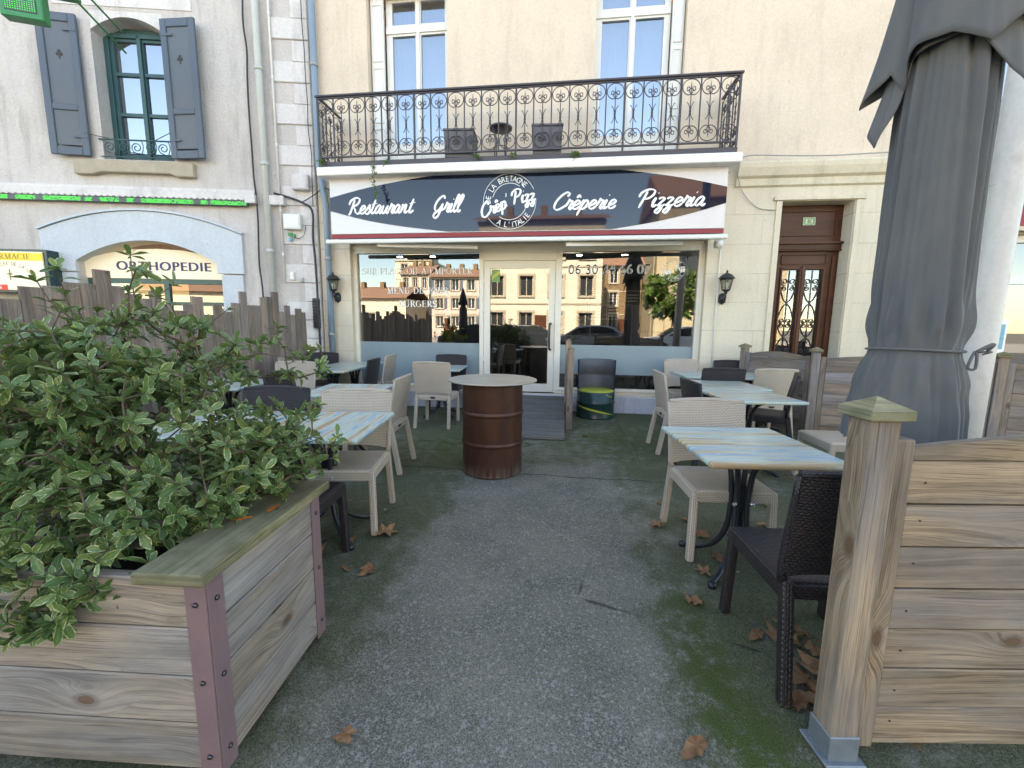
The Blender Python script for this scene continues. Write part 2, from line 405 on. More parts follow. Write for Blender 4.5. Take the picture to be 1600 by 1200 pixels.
def m_render(name, c, bumpst=.5, sc=60, joints=False, stain=.25, c2=None):
    t = NT(name, .85, .2); uv = t.uv(); p = t.pos()
    n1 = t.noise(p, 1.1, 5, .6); n2 = t.noise(p, sc, 3, .65); n3 = t.noise(t.map(p, (5, 5, .8)), 1.0, 5, .65)
    cc = t.mix(t.mul(t.step(n1, .35, .7), .55), c, c2 or tuple(a*.86 for a in c))
    cc = t.mix(t.mul(t.step(n3, .48, .72), stain), cc, tuple(a*.55 for a in c)); n4 = t.noise(t.map(p, (1, 1, .35)), 2.6, 6, .7); cc = t.mix(t.mul(t.step(n4, .55, .72), stain*.7), cc, tuple(a*.62 for a in c)); n5 = t.vor(t.map(p, (1, 1, .6)), 4.5); cc = t.mix(t.mul(t.step(n5, .07, .03), .35), cc, tuple(a*.45 for a in c))
    f = t.rng(n2, .3, .7, .92, 1.07); cc = t.mix(1, cc, t.comb(f, f, f), 'MULTIPLY')
    h = n2
    if joints:
        x, z = t.sep(uv)[:2]
        rz = t.mul(t.add(z, -.07), 1/.425); row = t.mth('FLOOR', rz); fz = t.mth('ABSOLUTE', t.sub(t.mth('FRACT', rz), .5))
        xx = t.add(t.mul(x, 1/.95), t.mul(t.mth('MODULO', t.add(row, 40), 2), .42)); fx = t.mth('ABSOLUTE', t.sub(t.mth('FRACT', t.add(xx, 20)), .5))
        j1 = t.step(fz, .482, .492); j2 = t.mul(t.step(fx, .4925, .497), .5)
        j = t.mth('MAXIMUM', j1, j2)
        cc = t.mix(t.mul(j, t.rng(t.noise(p, 3, 3), .35, .65, .15, .75)), cc, tuple(a*.5 for a in c))
        h = t.sub(t.mul(n2, .4), t.mul(j, 1.2))
    t.col(cc); t.bump(h, bumpst, .006)
    return t.m
M['stucco'] = m_render('cream_stucco', (.72, .60, .49), .3, 45)
M['ashlar'] = m_render('cream_ashlar', (.70, .62, .50), .25, 40, True)
M['ashlar_smooth'] = m_render('cream_mould', (.70, .62, .49), .15, 40, stain=.4)
M['roughcast'] = m_render('grey_roughcast', (.60, .56, .545), 2.2, 34, stain=.5, c2=(.48, .44, .43))
M['roughcast_smooth'] = m_render('white_quoin', (.68, .65, .65), .4, 25, stain=.5)
M['grey_arch'] = m_render('pale_grey_arch', (.55, .60, .66), .12, 25, stain=.1)
M['plinth'] = m_render('peeling_plinth', (.52, .53, .62), .6, 25, stain=.7)
M['fence_far'] = wood('grey_fence_wood', (.34, .25, .18), (.21, .15, .115), (.27, .245, .25), .8, 1)
M['fence_near'] = wood('warm_fence_wood', (.43, .305, .20), (.15, .095, .06), (.26, .22, .20), .85, 1, ringscale=60)
M['planter_wood'] = wood('planter_wood', (.42, .33, .255), (.20, .16, .14), (.30, .275, .265), .9, 1, ringscale=62)
M['planter_top'] = wood('mossy_board', (.36, .31, .18), (.19, .16, .09), (.28, .26, .18), .6, .3, green=.40)
M['plank_fence'] = wood('plank_fence_wood', (.40, .30, .245), (.23, .17, .14), (.31, .265, .25), .75, .4)
M['ramp_wood'] = wood('ramp_wood', (.24, .22, .20), (.14, .13, .12), (.21, .21, .21), .9, .2)
M['cream_wicker'] = wicker('cream_wicker', (.62, .52, .42), (.55, .45, .37), (.16, .115, .085))
M['black_wicker'] = wicker('black_wicker', (.036, .028, .030), (.028, .023, .027), (.007, .005, .006), .38)
def m_tabletop(name, ang):
    t = NT(name, .3, .5); p = t.obj(); o = t.orand()
    v = t.map(p, (1, 1, 1), rot=(0, 0, ang)); x, y = t.sep(v)[:2]
    x = t.add(x, t.mul(o, 13)); y2 = t.add(y, t.mul(o, 7))
    pl = t.mth('FLOOR', t.mul(y2, 1/.058)); 
    wn_ = t.node('ShaderNodeTexWhiteNoise', noise_dimensions='1D'); t.put(wn_.inputs['W'], pl)
    a = t.noise(t.comb(t.mul(x, 1.1), t.mul(y2, 16), t.mul(wn_.outputs[0], 9)), 1.0, 5, .6)
    b = t.noise(t.comb(t.mul(x, 5), t.mul(y2, 160), 3), 1.0, 3, .6)
    f = t.add(t.add(t.add(.5, t.mul(t.sub(a, .5), 1.35)), t.mul(t.sub(wn_.outputs[0], .5), .28)), t.mul(t.sub(b, .5), .18))
    c = t.ramp(f, [(.28, (.42, .27, .14)), (.36, (.56, .52, .38)), (.43, (.42, .54, .50)), (.50, (.50, .58, .50)), (.55, (.18, .33, .50)), (.60, (.40, .52, .52)), (.66, (.56, .54, .40)), (.74, (.55, .36, .17))])
    c = t.mix(t.mul(t.step(b, .52, .8), .35), c, (.10, .10, .10))
    t.col(c); t.bump(b, .15, .001)
    return t.m
M['top_a'] = m_tabletop('painted_plank_top', 0.0); M['top_b'] = m_tabletop('painted_plank_top_crosswise', pi/2)
def m_drum():
    t = NT('rust_brown_drum', .38, .5, .35); p = t.obj(); n = t.noise(p, 6, 6, .65); n2 = t.noise(t.map(p, (22, 22, 3)), 1, 4)
    z = t.sep(p)[2]
    c = t.mix(t.step(n, .35, .7), (.088, .033, .020), (.052, .022, .016))
    c = t.mix(t.mul(t.step(n2, .5, .75), .35), c, (.15, .062, .03))
    c = t.mix(t.mul(t.step(z, .14, .02), t.step(n2, .35, .6)), c, (.16, .11, .09))
    t.col(c); t.rough(t.rng(n, .3, .7, .3, .55)); t.bump(n, .1, .003); return t.m
M['drum'] = m_drum()
def m_plate():
    t = NT('drum_plate', .35, .5, .25); p = t.obj(); n = t.noise(t.map(p, (2, 9, 1)), 1.5, 5)
    t.col(t.mix(t.step(n, .3, .7), (.42, .37, .30), (.33, .30, .26))); return t.m
M['plate'] = m_plate()
def m_cloth():
    t = NT('grey_parasol_cloth', .8, .2); p = t.obj(); n = t.noise(t.map(p, (2, 2, .8)), 2.2, 4); w = t.noise(p, 700, 2)
    c = t.mix(t.step(n, .3, .75), (.095, .099, .106), (.135, .132, .130))
    f = t.rng(w, .35, .65, .9, 1.08); t.col(t.mix(1, c, t.comb(f, f, f), 'MULTIPLY'))
    t.b.inputs['Sheen Weight'].default_value = .15
    t.bump(t.add(t.mul(w, .15), t.noise(t.map(p, (9, 9, 3)), 1, 3)), .35, .012); return t.m
M['cloth'] = m_cloth()
def m_concrete():
    t = NT('mossy_concrete', .88, .25); p = t.pos(); x, y = t.sep(p)[:2]
    a = t.noise(p, 170, 4, .7); b = t.vor(p, 130); c = t.noise(p, 2.2, 6, .6); d = t.noise(p, 9, 5, .6); e = t.noise(p, 45, 4, .65)
    base = t.mix(t.step(c, .35, .65), (.195, .178, .142), (.120, .114, .092))
    a2 = t.vor(p, 270, out='Color'); a2 = t.sep(a2)[0]; a3 = t.vor(p, 95, out='Color'); a3 = t.sep(a3)[1]
    pt = t.noise(p, .9, 5, .7); base = t.mix(t.mul(t.step(pt, .48, .62), .45), base, (.080, .078, .056))
    base = t.mix(t.mul(t.step(a2, .62, .95), t.rng(c, .3, .7, .35, .7)), base, (.36, .335, .275))
    base = t.mix(t.mul(t.step(a2, .35, .05), .65), base, (.040, .040, .036))
    base = t.mix(t.mul(t.step(a3, .82, .95), .5), base, (.34, .33, .31))
    base = t.mix(t.mul(t.step(a, .50, .64), .35), base, (.30, .30, .28))
    base = t.mix(t.mul(t.step(e, .55, .75), .45), base, (.085, .085, .078))
    # pale trodden middle strip, moss on both sides, vivid patches
    def gauss(cx, cy, sx, sy):
        u = t.mul(t.sub(x, cx), 1/sx); v = t.mul(t.sub(y, cy), 1/sy); return t.mth('POWER', 2.718, t.mul(t.add(t.mul(u, u), t.mul(v, v)), -1))
    wig = t.mul(t.sub(d, .5), .9)
    side = t.mth('MAXIMUM', t.step(x, .12, .75), t.step(x, -.55, -1.05))
    far = t.step(y, 3.2, 4.6)
    mm = t.add(t.add(t.mth('MAXIMUM', t.mul(side, .62), t.mul(far, .50)), t.mul(wig, .9)), t.mul(t.sub(c, .5), .9))
    near = t.mul(t.step(y, -2.2, -.8), 1)
    m1 = t.mul(t.step(mm, .26, .66), near)
    moss = t.mix(t.step(a2, .2, .9), t.mix(t.step(e, .35, .65), (.020, .028, .009), (.055, .068, .022)), (.105, .115, .055))
    moss = t.mix(t.mul(far, t.step(e, .3, .7)), moss, (.105, .115, .045))
    viv = t.add(t.add(gauss(.62, 1.75, .16, .5), gauss(.68, 1.2, .2, .3)), t.add(t.mul(gauss(-1.25, 4.6, .45, .7), .8), t.mul(gauss(.6, 5.2, .6, .8), .75)))
    viv = t.mul(viv, t.step(t.add(d, t.mul(e, .6)), .60, .9))
    col = t.mix(t.mul(m1, t.rng(e, .3, .7, .62, .88)), base, moss)
    col = t.mix(t.mth('ADD', t.mul(viv, .95), 0, clamp=True), col, t.mix(t.step(a, .35, .65), (.026, .045, .010), (.078, .105, .028)))
    wet = t.mul(t.step(x, -.80, -1.15), t.step(y, 3.0, 2.4))
    crk = t.vor(p, .9, 'DISTANCE_TO_EDGE', dim='2D'); cn = t.noise(p, 1.4, 3); ck = t.mul(t.step(t.add(crk, t.mul(t.sub(t.noise(p, 7, 4), .5), .05)), .010, .003), t.step(cn, .50, .58)); col = t.mix(t.mul(ck, .7), col, (.02, .02, .016))
    # joints and cracks
    yy = t.add(y, t.mul(t.sub(t.noise(p, 1.3, 5, .65), .5), .28))
    j1 = t.step(t.mth('ABSOLUTE', t.sub(t.add(yy, t.mul(x, .03)), 3.80)), .014, .004)
    j2 = t.step(t.mth('ABSOLUTE', t.sub(y, 4.42)), .010, .003)
    xx = t.add(x, t.mul(t.sub(t.noise(p, 1.0, 4, .6), .5), .3)); j3 = t.mul(t.step(t.mth('ABSOLUTE', t.sub(xx, .82)), .009, .003), t.step(y, 4.3, 4.5))
    j = t.mth('MAXIMUM', t.mth('MAXIMUM', t.mul(j1, .85), t.mul(j2, .6)), t.mul(j3, .5))
    col = t.mix(t.mul(j, .85), col, (.02, .02, .018))
    spots = t.step(t.vor(p, 2.6), .035, .018); col = t.mix(t.mul(spots, .7), col, (.48, .47, .45))
    dk = t.step(t.vor(t.map(p, (1, 1, 1), (3.3, 1.7, 0)), 3.4), .03, .012); col = t.mix(t.mul(dk, .6), col, (.04, .035, .03))
    t.col(col); t.bump(t.sub(t.add(t.mul(a, .7), t.mul(e, .6)), t.mul(j, 1.5)), .8, .006)
    return t.m
M['concrete'] = m_concrete()
M['asphalt'] = plain('asphalt', (.075, .075, .078), .85, var=.25, sc=5, bump=.4)
M['pale_pavement'] = plain('pale_pavement', (.34, .32, .29), .85, var=.2, sc=3)
def m_leaf(name, g1, g2, rim, rimw=.62):
    t = NT(name, .38, .45); u, v = t.sep(t.uv())[:2]; r = t.rnd()
    e = t.mul(t.mth('ABSOLUTE', t.sub(u, .5)), 2)
    n = t.noise(t.comb(t.mul(u, 2), t.mul(v, 4), t.mul(r, 40)), 1.6, 3, .6)
    ed = t.add(t.add(e, t.mul(t.sub(n, .5), 1.15)), t.mul(t.sub(r, .5), .28))
    tip = t.mul(t.step(v, .90, 1.0), .4)
    k = t.step(t.add(ed, tip), rimw+.20, rimw+.36)
    g = t.mix(t.step(t.add(n, t.mul(t.sub(r, .5), .6)), .3, .7), g1, g2)
    old = t.step(r, .93, .97); g = t.mix(t.mul(old, .7), g, (.22, .24, .04))
    rib = t.step(t.mth('ABSOLUTE', t.sub(u, .5)), .035, .012); g = t.mix(t.mul(rib, .25), g, rim)
    bk = t.node('ShaderNodeNewGeometry').outputs['Backfacing']
    c = t.mix(t.mul(k, .85), g, rim); c = t.mix(t.mul(bk, .35), c, (.16, .22, .12))
    t.col(c)
    try: t.b.inputs['Transmission Weight'].default_value = 0
    except Exception: pass
    tl = t.node('ShaderNodeBsdfTranslucent'); t.put(tl.inputs[0], t.mix(.5, c, (.20, .32, .04)))
    mx = t.node('ShaderNodeMixShader'); mx.inputs[0].default_value = .22
    t.l.new(t.b.outputs[0], mx.inputs[1]); t.l.new(tl.outputs[0], mx.inputs[2]); t.l.new(mx.outputs[0], t.o.inputs[0])
    return t.m
M['leaf'] = m_leaf('variegated_leaf', (.062, .125, .038), (.130, .205, .062), (.55, .58, .30), .60)
M['leaf_yellow'] = m_leaf('yellow_leaf', (.30, .34, .02), (.45, .40, .03), (.6, .5, .05))
M['leaf_green'] = m_leaf('green_leaf', (.05, .10, .02), (.09, .15, .03), (.10, .17, .04))
M['twig'] = plain('twig_bark', (.11, .075, .055), .8, var=.3, sc=30)
M['twig_red'] = plain('young_twig', (.20, .06, .04), .6, var=.3, sc=30)
M['soil'] = plain('soil', (.035, .025, .02), .95, var=.4, sc=40, bump=.8)
def m_dead():
    t = NT('dead_leaf', .7, .3); p = t.obj(); n = t.noise(p, 30, 4); o = t.orand()
    c = t.mix(t.step(n, .3, .7), (.22, .10, .045), (.33, .18, .09)); c = t.mix(t.mul(o, .45), c, (.16, .065, .03)); t.col(c); t.bump(t.noise(p, 90, 3), .3, .002); return t.m
M['dead'] = m_dead()
def m_signface():
    t = NT('glossy_dark_panel', .03, .5); t.col((.007, .011, .030)); t.b.inputs['IOR'].default_value = 1.52; return t.m
M['sign_dark'] = m_signface()
def m_signwhite():
    t = NT('glossy_white_panel', .18, .5); t.col((.68, .66, .68)); return t.m
M['sign_white'] = m_signwhite()
# ------------------------------------------------------------------ lettering
def text_pts(txt, size=1.0, shear=0, space=1.0):
    cu = bpy.data.curves.new('tmp_text', 'FONT'); cu.body = txt; cu.size = size; cu.shear = shear; cu.space_character = space; cu.resolution_u = 4
    ob = bpy.data.objects.new('tmp_text', cu); COL.objects.link(ob)
    dg = bpy.context.evaluated_depsgraph_get(); me = bpy.data.meshes.new_from_object(ob.evaluated_get(dg))
    V = [(v.co.x, v.co.y) for v in me.vertices]; F = [tuple(p.vertices) for p in me.polygons]
    bpy.data.objects.remove(ob); bpy.data.curves.remove(cu); bpy.data.meshes.remove(me)
    return V, F
def add_text(mb, txt, x0, x1, z0, h, y=0, bold=0, fitw=True, shear=0, space=1.0, xf=None):
    """sans text from x0 to x1 (fit), baseline z0, cap height h, facing -Y"""
    V, F = text_pts(txt, 1.0, shear, space)
    mx = max(v[0] for v in V); mn = min(v[0] for v in V); H = .70
    sx = (x1-x0)/(mx-mn) if fitw else h/H
    for dx in ([0] if not bold else [-bold, 0, bold]):
        n = len(mb.v)
        for a, b in V:
            px, pz = x0+dx+(a-mn)*sx, z0+b*h/H
            q = (px, y-abs(dx)*.02, pz)
            if xf: q = xf(q)
            mb.v.append(q)
        for f in F: mb.face([n+i for i in f], [(0, 0)]*len(f))
def arc_text(mb, txt, cx, cz, rad, a_mid, step, h, y, inward=False, wsc=.8):
    """letters along a circle; a_mid = angle of the text middle (radians from +x, ccw)"""
    n = len(txt)
    for i, ch in enumerate(txt):
        if ch == ' ': continue
        if inward: a = a_mid + (i-(n-1)/2)*step; rot = a+pi/2
        else: a = a_mid - (i-(n-1)/2)*step; rot = a-pi/2
        V, F = text_pts(ch, 1.0); mn = min(v[0] for v in V); mx = max(v[0] for v in V)
        k = len(mb.v)
        for p, q in V:
            u = (p-(mn+mx)/2)*h/.7*wsc; w = (q-.35)*h/.7
            mb.v.append((cx+rad*cos(a)+u*cos(rot)-w*sin(rot), y, cz+rad*sin(a)+u*sin(rot)+w*cos(rot)))
        for f in F: mb.face([k+t for t in f], [(0, 0)]*len(f))
SCR = {
 'R': (.80, [[(.32, .88), (.26, .5), (.18, .05), (.08, -.05)], [(.0, .55), (.06, .80), (.35, .98), (.62, .92), (.64, .72), (.5, .54), (.28, .46)], [(.30, .46), (.45, .28), (.56, .08), (.72, .0), (.86, .14)]]),
 'e': (.40, [[(.0, .15), (.2, .24), (.34, .38), (.27, .5), (.13, .44), (.05, .22), (.12, .02), (.28, .03), (.42, .17)]]),
 's': (.34, [[(.0, .14), (.15, .36), (.24, .54), (.25, .36), (.31, .18), (.22, .0), (.07, .0), (.02, .09)], [(.26, .02), (.38, .15)]]),
 't': (.32, [[(.22, .85), (.14, .45), (.08, .12), (.14, .0), (.26, .06), (.36, .17)], [(.0, .56), (.38, .62)]]),
 'a': (.46, [[(.36, .42), (.24, .51), (.08, .38), (.02, .14), (.1, .01), (.24, .12), (.36, .46)], [(.36, .46), (.31, .15), (.37, .0), (.5, .13)]]),
 'u': (.46, [[(.06, .5), (.03, .2), (.08, .01), (.22, .08), (.36, .5)], [(.36, .5), (.31, .15), (.37, .0), (.5, .13)]]),
 'r': (.36, [[(.0, .15), (.1, .42), (.13, .57), (.18, .47), (.31, .47), (.27, .28), (.23, .08), (.29, .0), (.40, .12)]]),
 'n': (.50, [[(.04, .40), (.10, .5), (.05, .2), (.02, .0)], [(.05, .15), (.18, .42), (.31, .5), (.3, .30), (.27, .08), (.34, .0), (.50, .13)]]),
 'i': (.25, [[(.0, .2), (.12, .5), (.06, .15), (.1, .0), (.26, .12)], [(.15, .72), (.18, .79)]]),
 'l': (.27, [[(.0, .2), (.2, .62), (.28, .92), (.2, 1.02), (.12, .75), (.06, .3), (.08, .04), (.16, .0), (.29, .12)]]),
 'G': (.74, [[(.62, .78), (.56, .96), (.38, .92), (.15, .68), (.05, .35), (.14, .1), (.35, .12), (.52, .35), (.58, .52)], [(.58, .52), (.5, .1), (.38, -.25), (.2, -.35), (.08, -.2), (.2, .0), (.5, .1), (.76, .2)]]),
 'C': (.62, [[(.58, .72), (.64, .9), (.5, .98), (.25, .8), (.06, .45), (.05, .12), (.22, -.02), (.45, .08), (.64, .25)]]),
 'p': (.46, [[(.0, .2), (.14, .52), (.08, .1), (.0, -.38)], [(.08, .1), (.18, .42), (.32, .5), (.38, .34), (.3, .08), (.16, .0), (.09, .06)], [(.3, .05), (.48, .14)]]),
 'P': (.72, [[(.32, .88), (.26, .5), (.16, -.05)], [(.0, .55), (.06, .80), (.35, .98), (.64, .92), (.66, .7), (.5, .5), (.28, .44)]]),
 'z': (.40, [[(.02, .42), (.12, .5), (.3, .46), (.16, .2), (.08, .05), (.2, .1), (.3, -.05), (.2, -.34), (.06, -.32), (.1, -.15), (.42, .14)]]),
 "'": (.16, [[(.12, .98), (.04, .74)]]),
}
SCR['ê'] = (.40, SCR['e'][1]+[[(.12, .64), (.22, .80), (.31, .64)]])
def script_text(mb, txt, x0, x1, z0, h, y, w=.13, slant=.28, ang=0, round_=False):
    strokes = []; x = 0
    for ch in txt:
        if ch == ' ': x += .4; continue
        wd, ss = SCR[ch]
        for st in ss: strokes.append([(x+a+slant*b, b) for a, b in st])
        x += wd
    mx = max(p[0] for s_ in strokes for p in s_); mn = min(p[0] for s_ in strokes for p in s_)
    sx = (x1-x0)/(mx-mn); ca, sa = cos(ang), sin(ang)
    for k, st in enumerate(strokes):
        P = cr([((a-mn)*sx, b*h, 0) for a, b in st], 6); N = len(P); base = len(mb.v)
        for i, p in enumerate(P):
            t = (P[min(i+1, N-1)]-P[max(i-1, 0)]).normalized(); nrm = Vector((-t.y, t.x, 0))
            dirn = atan2(t.y, t.x); ww = w*h*(.42+.58*abs(sin(dirn+.55))) if not round_ else w*h*(.6+.4*abs(sin(dirn+.3)))
            ww *= min(1, .35+i/3.0, .35+(N-1-i)/3.0)
            for sgn in (1, -1):
                q = p+nrm*sgn*ww/2
                mb.v.append((x0+q.x*ca-q.y*sa, y-(i*.00002+k*.00011), z0+q.x*sa+q.y*ca))
        for i in range(N-1): mb.face((base+2*i, base+2*i+1, base+2*i+3, base+2*i+2), [(0, 0)]*4)
# serif capitals: thick stems, thin bars, serifs
def serif_text(mb, txt, x0, x1, z0, h, y):
    ST = .13; TH = .045
    def V(x, z0_=0, z1_=1, s=1):
        L = [('r', x-ST/2, x+ST/2, z0_, z1_)]
        if s: L += [('r', x-ST*1.1, x+ST*1.1, 0, TH), ('r', x-ST*1.1, x+ST*1.1, 1-TH, 1)]
        return L
    def Hh(a, b, z): return [('r', a, b, z-TH/2, z+TH/2)]
    def arc(cx, cz, rx, rz, a0, a1): return [('a', cx, cz, rx, rz, a0, a1)]
    G = {
     'S': (.55, arc(.27, .74, .20, .23, 40, 270)+arc(.27, .27, .21, .25, 90, -140)+[('r', .42, .45, .74, .96), ('r', .05, .08, .04, .26)]),
     'U': (.74, V(.15, .3)+[('r', .55, .60, .3, 1), ('r', .46, .70, 1-TH, 1), ('r', .0, .3, 1-TH, 1)]+arc(.36, .3, .215, .30, 180, 360)),
     'R': (.66, V(.15)+arc(.25, .74, .24, .25, -90, 90)+Hh(.15, .27, .97)+Hh(.15, .27, .49)+[('d', .30, .49, .60, .0)]),
     'P': (.58, V(.15)+arc(.25, .73, .25, .26, -90, 90)+Hh(.15, .27, .97)+Hh(.15, .27, .48)),
     'L': (.56, V(.15)+Hh(.1, .52, .02)+[('r', .48, .52, 0, .24)]),
     'A': (.70, [('t', .10, 0, .36, 1), ('d', .34, 1, .60, 0)]+Hh(.18, .50, .36)+[('r', .0, .22, 0, TH), ('r', .46, .72, 0, TH)]),
     'C': (.66, arc(.36, .5, .30, .49, 45, 315)+[('r', .57, .60, .72, .95)]),
     'E': (.60, V(.15)+Hh(.1, .52, .98)+Hh(.1, .52, .02)+Hh(.15, .42, .52)+[('r', .49, .52, .76, 1), ('r', .51, .54, 0, .26), ('r', .40, .43, .42, .62)]),
     'O': (.74, arc(.37, .5, .31, .49, 0, 360)),
     'M': (.86, [('r', .13, .17, 0, 1), ('r', .0, .28, 0, TH), ('r', .0, .2, 1-TH, 1), ('d', .15, 1, .42, 0), ('t', .42, 0, .70, 1)]+V(.72)),
     'T': (.62, V(.31)+Hh(.02, .60, .98)+[('r', .02, .05, .76, 1), ('r', .57, .60, .76, 1)]),
     'N': (.74, [('r', .13, .17, 0, 1), ('r', .0, .28, 0, TH), ('d', .12, 1, .60, 0), ('r', .58, .62, 0, 1), ('r', .47, .72, 1-TH, 1)]),
     'D': (.72, V(.15)+arc(.25, .5, .38, .48, -90, 90)+Hh(.15, .27, .98)+Hh(.15, .27, .02)),
     'J': (.40, V(.22, .2)+arc(.10, .2, .12, .22, -150, 0)),
     'B': (.62, V(.15)+arc(.25, .76, .21, .23, -90, 90)+arc(.25, .27, .26, .26, -90, 90)+Hh(.15, .27, .97)+Hh(.15, .27, .52)+Hh(.15, .27, .02)),
     'G': (.72, arc(.36, .5, .30, .49, 50, 320)+[('r', .54, .66, .05, .42), ('r', .46, .72, .40, .44)]),
     'H': (.74, V(.15)+V(.59)+Hh(.15, .59, .5)), 'I': (.32, V(.16)),
    }
    out = []; x = 0
    for ch in txt:
        if ch == ' ': x += .38; continue
        w, el = G[ch]; out.append((x, el)); x += w+.05
    sx = (x1-x0)/x; k = 0
    for ox, el in out:
        for e in el:
            k += 1; yy = y-(k % 7)*.0004
            def Q(pts):
                n = len(mb.v)
                for a, b in pts: mb.v.append((x0+(ox+a)*sx, yy, z0+b*h))
                mb.face(list(range(n, n+len(pts))), [(0, 0)]*len(pts))
            if e[0] == 'r': Q([(e[1], e[3]), (e[2], e[3]), (e[2], e[4]), (e[1], e[4])])
            elif e[0] in 'dt':
                w = ST*.62 if e[0] == 'd' else TH*.7
                Q([(e[1]-w, e[2]), (e[1]+w, e[2]), (e[3]+w, e[4]), (e[3]-w, e[4])])
            else:
                _, cx, cz, rx, rz, a0, a1 = e; N = 12
                pts = [(radians(a0+(a1-a0)*i/N)) for i in range(N+1)]
                for i in range(N):
                    P4 = []
                    for a, sg in ((pts[i], 1), (pts[i], -1), (pts[i+1], -1), (pts[i+1], 1)):
                        th = TH/2+(ST-TH)/2*abs(cos(a))
                        P4.append((cx+(rx+sg*th)*cos(a), cz+(rz+sg*TH*.6)*sin(a)))
                    Q(P4)
def ring(mb, cx, cz, r0, r1, a0, a1, y, n=40):
    for i in range(n):
        a, b = a0+(a1-a0)*i/n, a0+(a1-a0)*(i+1)/n
        P = [(cx+r0*cos(a), y, cz+r0*sin(a)), (cx+r1*cos(a), y, cz+r1*sin(a)), (cx+r1*cos(b), y, cz+r1*sin(b)), (cx+r0*cos(b), y, cz+r0*sin(b))]
        k = len(mb.v); mb.v += P; mb.face((k, k+3, k+2, k+1), [(0, 0)]*4)
def emblem(mb, cx, cz, Rr, y, name=True):
    ring(mb, cx, cz, Rr*.985, Rr, R(25), R(185), y); ring(mb, cx, cz, Rr*.985, Rr, R(215), R(365), y-.0005)
    ring(mb, cx, cz, Rr*.645, Rr*.665, R(55), R(165), y); ring(mb, cx, cz, Rr*.645, Rr*.665, R(235), R(375), y)
    arc_text(mb, 'DE LA BRETAGNE', cx, cz, Rr*.82, R(112), R(10.3), Rr*.20, y, wsc=.85)
    arc_text(mb, "A L'ITALIE", cx, cz, Rr*.83, R(283), R(9.0), Rr*.20, y, inward=True, wsc=.85)
    script_text(mb, "Crêp'", cx-Rr*1.0, cx+Rr*.12, cz-Rr*.56, Rr*.50, y, w=.17, slant=.1, ang=R(21), round_=True)
    script_text(mb, 'Pizz', cx+Rr*.12, cx+Rr*1.0, cz-Rr*.10, Rr*.52, y, w=.15, slant=.1, ang=R(8), round_=True)

# ------------------------------------------------------------------ ground
g = MB(); g.quad((-300, -300, 0), (300, -300, 0), (300, 300, 0), (-300, 300, 0)); o = g.build('terrace_ground', M['concrete']); tag(o, kind='structure')
g = MB(); g.quad((-300, -17, .004), (300, -17, .004), (300, -4.2, .004), (-300, -4.2, .004)); tag(g.build('road', M['asphalt']), kind='structure')
g = MB(); g.quad((-300, -40, .006), (300, -40, .006), (300, -17.0, .006), (-300, -17.0, .006)); tag(g.build('pavement', M['pale_pavement']), kind='structure')

D = 6.9
# ------------------------------------------------------------------ restaurant building
RB = thing('restaurant_building', 'cream rendered townhouse with the restaurant shopfront, iron balcony and brown street door', 'building', (0, D, 0))
w = MB(); gridwall(w, -4.12, 5.32, 0, 3.66, 0, .38, [(-3.60, 2.10, .28, 2.70), (3.10, 4.07, 0.0, 3.22)])
w.build('ground_floor_wall', M['ashlar'], RB)
w = MB(); gridwall(w, -4.12, 5.32, 3.66, 12.6, 0, .38, [(-3.18, -1.90, 3.68, 6.42), (.325, 1.60, 3.68, 6.42), (-3.18, -1.90, 7.4, 9.6), (.325, 1.60, 7.4, 9.6)])
w.build('upper_wall', M['stucco'], RB)
w = MB(); w.box((.6, 5.2, 6.3), (9.44, 9.6, 12.5)); 
w = MB()
for a in [((-4.12, .38, 0), (-4.12, 10, 0), (-4.12, 10, 12.6), (-4.12, .38, 12.6)), ((5.32, 10, 0), (5.32, .38, 0), (5.32, .38, 12.6), (5.32, 10, 12.6)), ((5.32, 10, 0), (-4.12, 10, 0), (-4.12, 10, 12.6), (5.32, 10, 12.6))]: w.quad(*a)
w.build('side_wall', M['stucco'], RB)
w = MB(); w.prism([(-.5, 12.6), (5.2, 14.6), (10.4, 12.6), (10.4, 12.75), (5.2, 14.8), (-.5, 12.72)], -4.3, 5.5, plane='yz'); w.build('roof', M['orange'], RB, fix=True)
# cornice band right of the sign
w = MB(); w.prism([(-.002, 3.42), (-.035, 3.44), (-.045, 3.53), (-.09, 3.56), (-.13, 3.66), (-.14, 3.72), (-.12, 3.75), (-.002, 3.78)], 2.42, 5.32, plane='yz'); w.build('cornice', M['ashlar_smooth'], RB, fix=True)
w = MB(); w.box((3.585, -.012, 3.255), (1.22, .05, .05)); w.box((3.05, -.008, 1.61), (.075, .03, 3.22), worlduv=True); w.box((4.12, -.008, 1.61), (.075, .03, 3.22), worlduv=True); w.build('door_surround', M['ashlar_smooth'], RB)
w = MB(); w.box((-3.86, -.03, .14), (.52, .06, .28)); w.box((-.75, -.03, .13), (5.7, .06, .26)); w.box((2.6, -.03, .14), (.99, .06, .28)); w.box((4.7, -.03, .14), (1.22, .06, .28)); w.build('plinth', M['plinth'], RB, bevel=.008)
# interior room
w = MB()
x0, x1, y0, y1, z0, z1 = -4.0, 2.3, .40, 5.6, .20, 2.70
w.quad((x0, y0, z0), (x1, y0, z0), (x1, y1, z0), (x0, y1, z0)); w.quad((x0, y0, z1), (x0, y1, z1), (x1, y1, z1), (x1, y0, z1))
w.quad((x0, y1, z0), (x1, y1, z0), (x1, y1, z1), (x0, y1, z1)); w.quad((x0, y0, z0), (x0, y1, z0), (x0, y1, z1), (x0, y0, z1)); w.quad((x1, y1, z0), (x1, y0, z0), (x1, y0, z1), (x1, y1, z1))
w.build('dining_room', M['dark_room'], RB)
